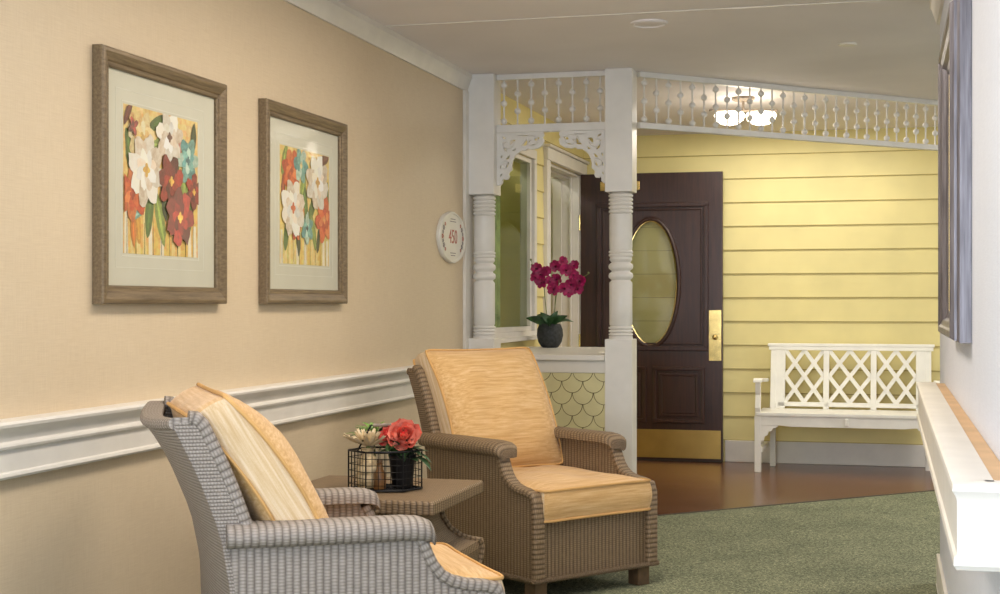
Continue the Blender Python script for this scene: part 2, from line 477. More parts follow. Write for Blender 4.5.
# door casing, header, jambs
m = MB(); a, b, h = DOR[0], DOR[1], DOR[3]
m.box(LX, LX+.04, a-.10, a, 0, h+.0); m.box(LX, LX+.04, b, YF-.017, 0, h)
m.box(LX, LX+.045, a-.10, YF-.017, h, h+.085); m.box(LX, LX+.065, a-.12, YF-.017, h+.085, h+.105)
struct(m.build('trim_6', M['trim'], bevel=.005))
m = MB()
m.box(LX-.2, LX, a, a+.02, 0, h); m.box(LX-.2, LX, b-.02, b, 0, h); m.box(LX-.2, LX, a, b, h-.02, h)
m.box(LX-.2, LX-.13, b-.035, b-.02, 0, h-.02); m.box(LX-.07, LX-.055, b-.035, b-.02, 0, h-.02)
m.box(LX-.13, LX-.07, a, b, h-.035, h-.02)
struct(m.build('trim_7', M['trim'], bevel=.003))
# inner white panelled leaf seen through the opening
m = MB(); m.box(LX-.75, LX-.2, b+.0, b+.04, 0, h)
for zz in ((.2, .9), (1.05, 1.95)): m.box(LX-.66, LX-.28, b-.012, b, *zz)
struct(m.build('door_2', M['trim'], bevel=.006))

# ------------------------------------------------------------------ the dark door, swung open against the siding
DW = 1.068; DH = 2.14
d = empty('door_1', (LX+.012, YF-.085, .012)); struct(d, 'dark mahogany door with an oval glass lite standing open against the yellow siding', 'door')
cx = DW/2; oz = 1.332-.012; orx, orz = .212, .478
plate = curve_plate('door_leaf', [[(0, 0), (DW, 0), (DW, DH), (0, DH)], ell(cx, oz, orx, orz, 64)], .045, M['door'], d)
plate.location = (0, 0, 0)
m = MB()   # panel mouldings
def mould(x0, x1, z0, z1, wd=.028, dp=.016, yy=-.0225):
    for (A, B) in (((x0, z0), (x1, z0)), ((x1, z0), (x1, z1)), ((x1, z1), (x0, z1)), ((x0, z1), (x0, z0))):
        m.obox((A[0], yy-dp/2+.002, A[1]), (B[0], yy-dp/2+.002, B[1]), dp, wd, up=(B[1]-A[1], 0, A[0]-B[0]) if False else (0, 1, 0)) if False else None
    m.box(x0-wd/2, x1+wd/2, yy-dp, yy+.002, z0-wd/2, z0+wd/2); m.box(x0-wd/2, x1+wd/2, yy-dp, yy+.002, z1-wd/2, z1+wd/2)
    m.box(x0-wd/2, x0+wd/2, yy-dp, yy+.002, z0, z1); m.box(x1-wd/2, x1+wd/2, yy-dp, yy+.002, z0, z1)
mould(.14, DW-.12, .83, 1.90, .034); mould(.175, DW-.155, .865, 1.865, .014, .008)
for (x0, x1) in ((.13, .49), (.565, .925)):
    mould(x0, x1, .29, .68); mould(x0+.045, x1-.045, .335, .635, .02, .01); m.box(x0+.055, x1-.055, -.031, -.02, .345, .625)
m.build('panel_moulding', M['door'], d, bevel=.005)
m = MB(); ring = [(cx+orx*cos(2*pi*k/64), -.022, oz+orz*sin(2*pi*k/64)) for k in range(64)]
m.tube(ring, .017, 8, True); m.build('oval_moulding', M['door'], d, smooth=60)
m = MB(); ring = [(cx+(orx-.018)*cos(2*pi*k/64), -.024, oz+(orz-.018)*sin(2*pi*k/64)) for k in range(64)]
m.tube(ring, .006, 6, True); m.build('oval_bead', M['brassl'], d, smooth=60)
m = MB(); m.face([(p[0], -.005, p[2]) for p in [(cx+orx*cos(2*pi*k/64), 0, oz+orz*sin(2*pi*k/64)) for k in range(64)]]); m.build('oval_pane', M['glassd'], d, fix=False)
m = MB(); m.box(.03, DW-.012, -.027, -.022, .015, .225); m.build('kick_plate', M['brass'], d, bevel=.001)['label'] = 'brushed brass kick plate'
m = MB(); m.box(DW-.10, DW-.008, -.028, -.022, .74, 1.115); m.box(DW-.10, DW-.008, -.034, -.026, .90, .93); m.ball((DW-.054, -.04, .915), .02, 12)
m.build('push_plate', M['brassl'], d, bevel=.001, smooth=40)['label'] = 'polished brass push plate with a small knob'
m = MB(); m.box(.155, .455, -.055, -.022, 2.01, 2.08); m.box(.2, .41, -.062, -.05, 2.02, 2.07); m.build('door_closer', M['brassl'], d, bevel=.004)['label'] = 'brass closer box near the top of the door'
for z in (.25, .82, 1.72):
    m = MB(); m.box(-.045, -.008, -.02, -.012, z, z+.11); m.tube([(-.006, -.03, z-.002), (-.006, -.03, z+.112)], .008, 10); m.box(-.06, -.012, -.024, -.016, z, z+.11)
    m.build('hinge', M['brassl'], d)
m = MB(); m.box(0, DW, -.03, .02, -.009, .0); m.build('door_sweep', M['rubber'], d)

# ------------------------------------------------------------------ porch posts, friezes, brackets, half wall
def post(name, x, y, rot, label, half=.075, turn=.065):
    t = empty(name, (x, y, 0), rot)
    s = half
    m = MB(); m.box(-s, s, -s, s, 1.78, CZ); m.build('upper_block', M['post'], t, bevel=.004)
    m = MB(); m.box(-s, s, -s, s, .006, .985); m.build('base_block', M['post'], t, bevel=.004)
    r = turn; p = [(r*.7, .98), (r, .985), (r, 1.0)]
    def bead(z, n, dz, lo=.86):
        for k in range(n):
            zz = z+k*dz; p.extend([(r*lo, zz), (r, zz+dz*.25), (r*1.03, zz+dz*.5), (r, zz+dz*.75), (r*lo, zz+dz)])
    bead(1.0, 3, .018); p.append((r*.96, 1.062)); p.append((r*.96, 1.29))
    p.extend([(r*.82, 1.30)]); bead(1.305, 1, .045, .78); bead(1.355, 1, .045, .78); p.extend([(r*.80, 1.402), (r*.96, 1.415)])
    bead(1.43, 2, .018, .9); p.append((r*.96, 1.475)); p.append((r*.96, 1.66))
    bead(1.665, 5, .0215); p.append((r, 1.775)); p.append((r*.7, 1.785))
    m = MB(); m.lathe(p, seg=36); m.build('turned_shaft', M['post'], t, smooth=50)
    return tag(t, label, 'post')
PXR = -1.402
post('porch_post', LX+.088, YP, 0, 'white turned porch post at the end of the wallpapered wall', .075, .062)
post('porch_post', PXR, YP, 0, 'free-standing white turned porch post in front of the dark door')

def spindle_mesh(beads):
    m = MB(); m.tube([(0, 0, -.13), (0, 0, .13)], .0048, 8)
    for z in beads: m.ball((0, 0, z), .0182, 14)
    return m
SZ = 2.287
sA = spindle_mesh((.1, 0, -.1)); sB = spindle_mesh((.049, -.045))
def frieze(name, a, b, n, label, zb0, zb1, first=0):
    a = Vector(a+(0,)); b = Vector(b+(0,)); L = (b-a).length; t = empty(name, a, math.atan2(b.y-a.y, b.x-a.x))
    m = MB(); m.box(0, L, -.022, .022, CZ-.03, CZ); m.build('top_rail', M['post'], t, bevel=.003)
    m = MB(); m.box(0, L, -.022, .022, zb0, zb1); m.build('bottom_rail', M['post'], t, bevel=.003)
    pa = pb = None
    for k in range(n):
        loc = ((k+.5)*L/n, 0, SZ)
        if (k+first) % 2 == 0:
            if pa is None: o = pa = sA.build('spindle', M['post'], t, smooth=60)
            else: o = pa.copy(); C.objects.link(o)
        else:
            if pb is None: o = pb = sB.build('spindle', M['post'], t, smooth=60)
            else: o = pb.copy(); C.objects.link(o)
        o.location = loc
    return tag(t, label, 'frieze')
frieze('spindle_frieze', (LX+.163, YP), (PXR-.075, YP), 8, 'short white spindle frieze between the two porch posts', 2.122, 2.166)
frieze('spindle_frieze', (PXR+.08, YP+.08), (1.6, 10.79), 50, 'long white beaded spindle frieze running diagonally across the foyer opening', 2.135, 2.168)

# fretwork brackets
def leafslit(x0, z0, x1, z1, w, bend=0, n=7):
    a = Vector((x0, z0)); b = Vector((x1, z1)); t = (b-a); L = t.length; t.normalize(); nn = Vector((-t.y, t.x)); up = []; dn = []
    for k in range(n+1):
        s = k/n; c = a+t*L*s+nn*bend*sin(pi*s); ww = w*sin(pi*min(.98, max(.02, s)))
        up.append(c+nn*ww/2); dn.append(c-nn*ww/2)
    return [tuple(p) for p in up+dn[::-1]]
def bracket(loc, flip, label):
    # local coordinates: post edge at x=0, beam underside at z=0
    out = [(0, 0), (.262, 0), (.266, -.018), (.258, -.03), (.266, -.045), (.262, -.07), (.235, -.088), (.20, -.094), (.175, -.088), (.165, -.098), (.14, -.098), (.118, -.112), (.1, -.13), (.088, -.155), (.082, -.18), (.084, -.205),
           (.07, -.215), (.064, -.228), (.07, -.24), (.062, -.256), (.045, -.258), (.036, -.25), (.03, -.262), (.03, -.276), (.018, -.288), (0, -.29)]
    holes = [leafslit(.09, -.018, .235, -.018, .007), leafslit(.245, -.03, .21, -.045, .02), leafslit(.17, -.032, .135, -.075, .022, .014), leafslit(.235, -.062, .185, -.072, .012, .004), leafslit(.195, -.042, .17, -.062, .011),
             leafslit(.11, -.04, .075, -.07, .022, -.008), leafslit(.028, -.018, .055, -.035, .014), leafslit(.058, -.045, .028, -.06, .012), leafslit(.112, -.082, .085, -.1, .012, .006), leafslit(.035, -.08, .06, -.105, .016), leafslit(.075, -.12, .045, -.148, .016, .006),
             leafslit(.03, -.12, .022, -.145, .012), leafslit(.066, -.155, .04, -.205, .018, .01), leafslit(.024, -.17, .02, -.205, .009), leafslit(.03, -.222, .018, -.245, .01)]
    t = curve_plate('fretwork_bracket', [out]+holes, .022, M['post'], None, .0015)
    t.location = loc; t.scale = (-1 if flip else 1, 1, 1)
    # raised scroll ribs
    for c, r0, r1, a0, a1 in (((.2, -.052), .048, .016, 200, -230), ((.052, -.18), .03, .01, 60, 460), ((.06, -.06), .04, .012, 20, -300)):
        pts = []
        for k in range(25):
            s = k/24; a = R(a0+(a1-a0)*s); r = r0+(r1-r0)*s; pts.append((c[0]+r*cos(a), -.012, c[1]+r*sin(a)*.85))
        m = MB(); m.tube(pts, .0035, 6); m.build('scroll_carving', M['post'], t, smooth=60)
    return tag(t, label, 'bracket')
bracket((LX+.163, YP, 2.122), False, 'white scroll-cut bracket under the short frieze, against the wall-end post')
bracket((PXR-.075, YP, 2.122), True, 'white scroll-cut bracket under the short frieze, against the free-standing post')

# half wall with fish-scale shingles
hw = empty('half_wall', (LX+.163, YP, 0)); L = PXR-.075-(LX+.163)
m = MB(); m.box(0, L, -.045, .045, .006, .83); m.build('core', M['scale'], hw)
m = MB(); rows = 14; sw = .117; sh = .0625; yf = -.046
for r in range(rows):
    zt = .815-sh*r
    if zt < 0: break
    offx = (r % 2)*sw/2
    for c_ in range(-1, 7):
        x = offx+c_*sw+.028
        for cur, gr, y in ((1, .0, yf-.0075), (0, .0032, yf-.0095)):  # larger dark copy behind each scale paints its shadow line
            pts = []
            for k in range(15):
                a = pi+pi*k/14; pts.append((x+(sw/2-gr)*cos(a), zt-.0+(sh-gr)*sin(a)))
            pts += [(x+sw/2-gr, zt+sh*.98), (x-sw/2+gr, zt+sh*.98)]
            pts = [(min(max(p[0], .001), L-.001), max(.03, min(.828, p[1]))) for p in pts]
            if max(p[0] for p in pts)-min(p[0] for p in pts) < .01: continue
            # bottom edge stands proud, top tucks behind the row above
            f = lambda p: (p[0], y-.006*(1-(p[1]-zt+sh)/(2*sh)), p[1])
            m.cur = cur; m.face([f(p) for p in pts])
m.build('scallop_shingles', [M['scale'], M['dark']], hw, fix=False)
m = MB(); m.box(0, L, -.066, .06, .80, .868); m.build('apron_board', M['trim'], hw, bevel=.004)
m = MB(); x0 = -.15; m.prism([(x0+.152, -.095), (L, -.095), (L, .10), (L-.12, .35), (L-.12, 1.30), (x0+.01, 1.30), (x0+.01, .08), (x0+.152, .08)], 'z', .868, .90)
m.build('ledge', M['trim'], hw, bevel=.005)
tag(hw, 'porch half wall of pale scalloped shingles under a deep white ledge', 'half wall')

# ------------------------------------------------------------------ handrails
prof = [(0, .0), (.045, .0), (.056, -.003), (.06, -.010), (.058, -.018), (.05, -.026), (.040, -.034), (.033, -.046), (.031, -.058), (.038, -.064), (.04, -.07), (.037, -.077), (.026, -.081), (.025, -.138), (.031, -.142), (.033, -.150), (.028, -.157), (0, -.160)]
t = empty('handrail', (LX, 2, .874))
m = MB(); m.grid([[(a, y, b) for a, b in prof] for y in (YB-2+.01, YP-.14-2)], closed_v=True)
e = [(a, YP-.14-2, b) for a, b in prof]; m.face(e); m.build('moulded_rail', M['trim'], t, smooth=30)
tag(t, 'long white moulded handrail on the tan wall behind the armchairs', 'handrail')
t = empty('handrail', (WR, 2.62, .876))
k = .86; ZR = 1
path = [(-.05, 3.2), (-.05, 0.0), (.0, 0.0)]
pr = [(0, 0), (.046, 0), (.054, -.004), (.055, -.014), (.050, -.022), (.047, -.032), (.047, -.122), (.052, -.126), (.053, -.140), (.048, -.148), (0, -.148)]
m = MB(); rings = [[(-.05-a, 3.2, b) for a, b in pr], [(-.05-a, -a, b) for a, b in pr], [(-.001, -a, b) for a, b in pr]]
m.grid(rings, closed_v=True); m.face(rings[0]); m.face(rings[2]); m.box(-.05, -.035, -.02, 3.2, -.14, 0) ; m.build('moulded_rail', M['trim'], t, smooth=30)
m = MB(); m.box(-.036, -.001, -.02, 3.18, -.05, -.003); m.build('tan_strip', M['tan'], t)['label'] = 'tan strip between rail and wall'  # flat tan strip filling the space behind the rail
tag(t, 'white moulded handrail on the right-hand wall, its squared end nearest the viewer', 'handrail')

# ------------------------------------------------------------------ pictures
def poly2(m, pts, col, x, J=.0):
    j = random.uniform(-J, J); c = lin([max(0, min(255, v*(1+j))) for v in col]); m.colr = c
    m.face([(x, p[0], p[1]) for p in pts])
def painting(m, W, Hh, spec, leaves, drips, bgt, bgb):
    rnd = random.Random(3); x = 0.0; n = 24
    for i in range(n):
        for j in range(12):
            s = i/n; c = [bgt[k]*s+bgb[k]*(1-s)+rnd.uniform(-9, 9) for k in range(3)]; m.colr = lin([max(0, min(255, v)) for v in c])
            y0, y1, z0, z1 = W*j/12, W*(j+1)/12, Hh*i/n, Hh*(i+1)/n
            m.face([(0, y0, z0), (0, y1, z0), (0, y1, z1), (0, y0, z1)])
    x = .0004
    def clip(p): return (min(max(p[0], .001), W-.001), min(max(p[1], .001), Hh-.001))
    def blob(cx, cy, rx, ry, ang, col, x, irr=.12, n=14):
        pts = []
        for k in range(n):
            a = 2*pi*k/n; r = 1+rnd.uniform(-irr, irr); px, py = rx*cos(a)*r, ry*sin(a)*r
            pts.append(clip((cx+px*cos(ang)-py*sin(ang), cy+px*sin(ang)+py*cos(ang))))
        j = rnd.uniform(.88, 1.08); m.colr = lin([max(0, min(255, v*j)) for v in col]); m.face([(x, p[0], p[1]) for p in pts])
    for (u, h0, h1, wd, col) in drips:
        m.colr = lin(col); y = u*W
        m.face([(x, y, h0*Hh), (x, y+wd*W, h0*Hh), (x, y+wd*W*.8, h1*Hh), (x, y+.1*wd*W, h1*Hh)])
    x += .0002
    for (u, v, l, a, col) in leaves:
        blob(u*W, v*Hh, l*W, l*W*.32, R(a), col, x); x += .00005
        blob(u*W, v*Hh, l*W*.8, l*W*.1, R(a), [min(255, q*1.25) for q in col], x); x += .00005
    for (u, v, r, cols, cen, pn) in spec:
        for k in range(pn):
            a = 2*pi*k/pn+u*5; col = cols[k % len(cols)]
            blob(u*W+cos(a)*r*W*.55, v*Hh+sin(a)*r*W*.55, r*W*.52, r*W*.34, a, col, x, .16); x += .00004
        for k in range(pn):
            a = 2*pi*k/pn+.4; col = cols[(k+1) % len(cols)]
            blob(u*W+cos(a)*r*W*.28, v*Hh+sin(a)*r*W*.28, r*W*.34, r*W*.2, a, [min(255, q*1.06) for q in col], x, .16); x += .00004
        for k in range(4):
            a = 2*pi*k/4; blob(u*W+cos(a)*r*W*.08, v*Hh+sin(a)*r*W*.08, r*W*.13, r*W*.09, a, cen, x); x += .00004
WHT = [(246, 238, 226), (232, 216, 200), (250, 246, 238)]; RED = [(124, 30, 34), (160, 44, 40), (92, 22, 30)]; ORG = [(214, 96, 48), (232, 128, 72), (196, 72, 40)]
TEAL = [(120, 180, 176), (90, 156, 160), (176, 208, 196)]; CRM = [(240, 214, 160), (232, 196, 132), (246, 230, 190)]
G1 = (74, 106, 48); G2 = (128, 150, 74); G3 = (44, 62, 36); YE = (240, 186, 84)
dr = [(i/13+.01, 0, random.uniform(.22, .42), .05, random.choice([(246, 220, 150), (250, 240, 214), (232, 168, 74), (236, 196, 100)])) for i in range(13)]
dr += [(i/9+.04, 0, random.uniform(.2, .35), .008, (110, 110, 60)) for i in range(9)]
P1 = dict(spec=[(.22, .80, .17, CRM, (226, 190, 110), 7), (.85, .70, .15, TEAL, (70, 120, 130), 6), (.10, .40, .17, ORG, (180, 60, 40), 6), (.93, .48, .12, RED, YE, 6), (.58, .84, .17, WHT, (110, 70, 60), 7),
                (.27, .58, .22, WHT, (226, 176, 84), 8), (.60, .53, .17, RED, YE, 7), (.72, .28, .19, RED, YE, 7), (.10, .86, .06, RED, (90, 30, 30), 4)],
          leaves=[(.33, .30, .16, 80, G1), (.47, .25, .17, 110, G2), (.18, .20, .12, 100, (214, 150, 60)), (.07, .70, .14, 100, G1), (.45, .93, .13, 20, G1), (.40, .70, .12, 70, G2), (.68, .62, .16, 80, G1), (.80, .48, .16, 100, G2), (.93, .86, .12, 80, G3), (.30, .44, .14, 60, G3),
                  (.52, .40, .14, 100, G3), (.17, .27, .08, 20, (130, 180, 170)), (.88, .33, .15, 80, G1), (.05, .95, .1, 60, (96, 36, 34)), (.36, .76, .1, 10, G2), (.7, .72, .12, 60, (206, 150, 140)), (.12, .15, .1, 95, (206, 120, 50))], drips=dr, bgt=(238, 206, 140), bgb=(240, 190, 100))
P2 = dict(spec=[(.22, .80, .17, ORG, (180, 70, 40), 7), (.40, .86, .14, TEAL, (220, 200, 140), 6), (.88, .42, .18, ORG, (226, 150, 90), 6), (.52, .32, .12, TEAL, (60, 80, 90), 6), (.30, .30, .09, ORG, (200, 120, 50), 5),
                (.73, .74, .22, WHT, (220, 170, 90), 8), (.23, .48, .22, WHT, (214, 104, 60), 8)],
          leaves=[(.45, .62, .18, 80, G2), (.50, .50, .16, 100, G1), (.63, .50, .16, 60, G1), (.07, .68, .13, 80, (140, 60, 36)), (.85, .94, .14, 20, (120, 76, 60)), (.08, .88, .13, 70, G2), (.95, .62, .13, 90, G1), (.12, .27, .14, 80, G1), (.35, .22, .13, 100, G3), (.66, .30, .15, 110, G2),
                  (.60, .95, .12, 150, YE), (.76, .22, .1, 80, G3), (.42, .40, .1, 60, (230, 150, 80))], drips=dr[::-1], bgt=(240, 210, 130), bgb=(242, 214, 130))
def picture(y0, y1, z0, z1, ay0, ay1, az0, az1, spec, label):
    t = empty('framed_picture', (LX, y0, z0)); W = y1-y0; Hh = z1-z0; fw = .056; D = .038
    sec = [(0, .001), (0, D-.006), (.004, D-.001), (.014, D), (fw-.018, D-.008), (fw-.014, D-.012), (fw-.004, D-.013), (fw, D-.018), (fw, .001)]   # (inset, out)
    def ring(u, o): return [(o, u, u), (o, W-u, u), (o, W-u, Hh-u), (o, u, Hh-u)]
    m = MB(); m.grid([ring(u, o) for u, o in sec], closed_v=True); m.build('frame', M['frame'], t)
    m = MB(); m.box(.002, .012, fw-.01, W-fw+.01, fw-.01, Hh-fw+.01); m.build('mat_board', M['mat'], t)
    a0, a1, b0, b1 = ay0-y0, ay1-y0, az0-z0, az1-z0
    m = MB()
    for g, wd in ((.006, .004), (.042, .0025)):
        rect_ring(m, a0-g, a1+g, b0-g, b1+g, wd, .011, .0128)
    m.build('mat_bevel', M['matline'], t)
    m = MB(); painting(m, a1-a0, b1-b0, **spec); m.build('print', M['print'], t, fix=False, loc=(.0124, a0, b0))
    m = MB(); q = fw-.004; m.face([(.0195, q, q), (.0195, W-q, q), (.0195, W-q, Hh-q), (.0195, q, Hh-q)]); m.build('glazing', M['glassp'], t, fix=False)
    return tag(t, label, 'picture')
picture(3.806, 4.636, 1.177, 1.94, 3.965, 4.457, 1.332, 1.788, P1, 'framed floral print with dark red and white blooms on the tan wall')
picture(4.972, 5.802, 1.177, 1.94, 5.14, 5.645, 1.332, 1.788, P2, 'framed floral print with orange and white blooms on the tan wall')
# right wall picture
t = empty('framed_picture', (WR, 3.94, 1.076)); W = .93; Hh = .90; fw = .075; D = .055
sec = [(0, .001), (0, D*.55), (.006, D*.68), (.006, D*.8), (.014, D), (.03, D), (.036, D-.006), (.05, D-.012), (.058, D-.024), (.07, D-.028), (.075, D-.034), (.075, .001)]
m = MB(); m.grid([[(-o, u, u), (-o, W-u, u), (-o, W-u, Hh-u), (-o, u, Hh-u)] for u, o in sec], closed_v=True); m.build('frame', M['pewter'], t)
m = MB(); m.box(-.012, -.002, fw-.01, W-fw+.01, fw-.01, Hh-fw+.01); m.build('mat_board', M['mat'], t)
m = MB(); rect_ring(m, fw+.004, W-fw-.004, fw+.004, Hh-fw-.004, .006, -.024, -.012); m.build('gilt_fillet', M['brassl'], t)
tag(t, 'deep pewter-coloured picture frame seen edge-on on the right-hand wall', 'picture')

# oval plaque
t = empty('oval_plaque', (LX, 7.41, 1.53))
m = MB()
n = 64
def pr_(s, o, wob=0): return [(o, .245*s*cos(2*pi*k/n)*(1+wob*cos(8*2*pi*k/n)), .137*s*sin(2*pi*k/n)*(1+wob*cos(8*2*pi*k/n))) for k in range(n)]
R_ = [pr_(1, .001, .012), pr_(1, .016, .012), pr_(.97, .022, .012), pr_(.92, .022), pr_(.9, .017), pr_(.5, .0175)]
m.grid(R_, closed_v=True); m.face(R_[-1]); m.face(R_[0][::-1]); m.build('plate', M['plaque'], t, smooth=40)
def digit(m, ch, y, z, w, h, x0, x1, th):
    seg = {'4': 'bcfg', '5': 'acdfg', '0': 'abcdef'}[ch]
    B = {'a': (0, w, h-th, h), 'd': (0, w, 0, th), 'g': (0, w, h/2-th/2, h/2+th/2), 'f': (0, th, h/2, h), 'b': (w-th, w, h/2, h), 'e': (0, th, 0, h/2), 'c': (w-th, w, 0, h/2)}
    for q in seg: a, b, c, d_ = B[q]; m.box(x0, x1, y+a, y+b, z+c, z+d_)
def text_mesh(txt, size, mat, parent, name, x, y, z):
    cu = bpy.data.curves.new(name, 'FONT'); cu.body = txt; cu.size = size; cu.align_x = 'CENTER'; cu.align_y = 'CENTER'; cu.extrude = .0006
    tmp = bpy.data.objects.new('t', cu); C.objects.link(tmp); bpy.context.view_layer.update()
    me = bpy.data.meshes.new_from_object(tmp); bpy.data.objects.remove(tmp); bpy.data.curves.remove(cu)
    me.transform(Matrix(((0, 0, 1, 0), (1, 0, 0, 0), (0, 1, 0, 0), (0, 0, 0, 1)))); me.materials.clear(); me.materials.append(mat)
    o = bpy.data.objects.new(name, me); C.objects.link(o); o.parent = parent; o.location = (x, y, z); return o
text_mesh('450', .105, M['rednum'], t, 'numeral', .0182, 0, 0)['label'] = 'rust coloured number 450'
rnd = random.Random(5)
for sgn in (0, 1):
    for k in range(7):
        a = sgn*pi+(k-3)*.24; yy = .185*cos(a); zz = .1*sin(a); m = MB(); r = .011 if k % 2 else .008
        for q in range(5):
            b = 2*pi*q/5; pts = [(.0182, yy+r*cos(b)+r*.75*cos(2*pi*w/7), zz+(r*sin(b)+r*.75*sin(2*pi*w/7))*.8) for w in range(7)]
            m.cur = 1 if k % 3 == 0 else 0; m.face(pts)
        m.build('painted_sprig', [M['mauve'], M['rednum']], t, fix=False)
for w_, zz in ((.055, .084), (.045, .097), (.05, -.084), (.04, -.097)):
    m = MB(); m.box(.0175, .0185, -w_, w_, zz-.002, zz+.002); m.build('painted_line', M['mauve'], t)
tag(t, 'white oval plaque with small flowers and a red number beside the wall-end post', 'plaque')

# ------------------------------------------------------------------ wicker armchair
def xr(z):   # rear curve of the back at its corners
    P = [(.085, -.325), (.30, -.325), (.45, -.33), (.60, -.355), (.75, -.41), (.885, -.475)]
    for (a, b), (c, d_) in zip(P, P[1:]):
        if z <= c: s = (z-a)/(c-a); return b+(d_-b)*s
    return P[-1][1]
def rrect(w, h, r, n=4):
    pts = []
    for cx_, cy_, a0 in ((w/2-r, h/2-r, 0), (-w/2+r, h/2-r, 90), (-w/2+r, -h/2+r, 180), (w/2-r, -h/2+r, 270)):
        for k in range(n+1): a = R(a0+90*k/n); pts.append((cx_+r*cos(a), cy_+r*sin(a)))
    return pts
def cushion(name, W, D, T, B, mat, parent, loc, rot, seed=0, crown_side=.02, N=22, p=14, bend=0):
    rnd = random.Random(seed); ph = [rnd.uniform(0, 6) for _ in range(8)]
    t = MB()
    def mp(s, u):
        q = (abs(s)**p+abs(u)**p)**(1/p) or 1; k = max(abs(s), abs(u))/q
        ears = 1+.05*(abs(s*u))**4
        return s*k*ears, u*k*ears
    def top(s, u, sg):
        a, b = mp(s, u); wr = .004*sin(5*s+ph[0]+3*u)+.003*sin(9*u+ph[1]-4*s)
        e = max(0, (1-s**4)*(1-u**4))
        return (a*W/2, b*D/2, sg*(T/2+B*e**.75+wr*e)-bend*a*a)
    grid = [-1+2*k/N for k in range(N+1)]
    for sg in (1, -1):
        t.grid([[top(s, u, sg) for u in grid] for s in grid])
    loop = [(s, -1) for s in grid[:-1]]+[(1, u) for u in grid[:-1]]+[(s, 1) for s in grid[:0:-1]]+[(-1, u) for u in grid[:0:-1]]
    rows = []
    for k in range(5):
        f = k/4; out = 1+crown_side*sin(pi*f)*1.5
        rows.append([(top(s, u, 1)[0]*out, top(s, u, 1)[1]*out, T/2-T*f-bend*(top(s, u, 1)[0]*2/W)**2) for s, u in loop])
    k0 = len(t.mi); t.grid(rows, closed_v=True)
    for k in range(k0, len(t.mi)):
        q = t.f[k]; ys = [t.v[i][1] for i in q]; xs_ = [t.v[i][0] for i in q]
        if max(ys)-min(ys) < .5*(max(xs_)-min(xs_)): t.mi[k] = 1
    o = t.build(name, [mat, M['fab2']], parent, smooth=50, loc=loc, rot=rot)
    for sg in (1, -1):
        g = MB(); g.tube([Vector(top(s, u, sg))*1.006 for s, u in loop], .0055, 6, True)
        g.build('piping', M['fabp'], o, smooth=60)
    return o
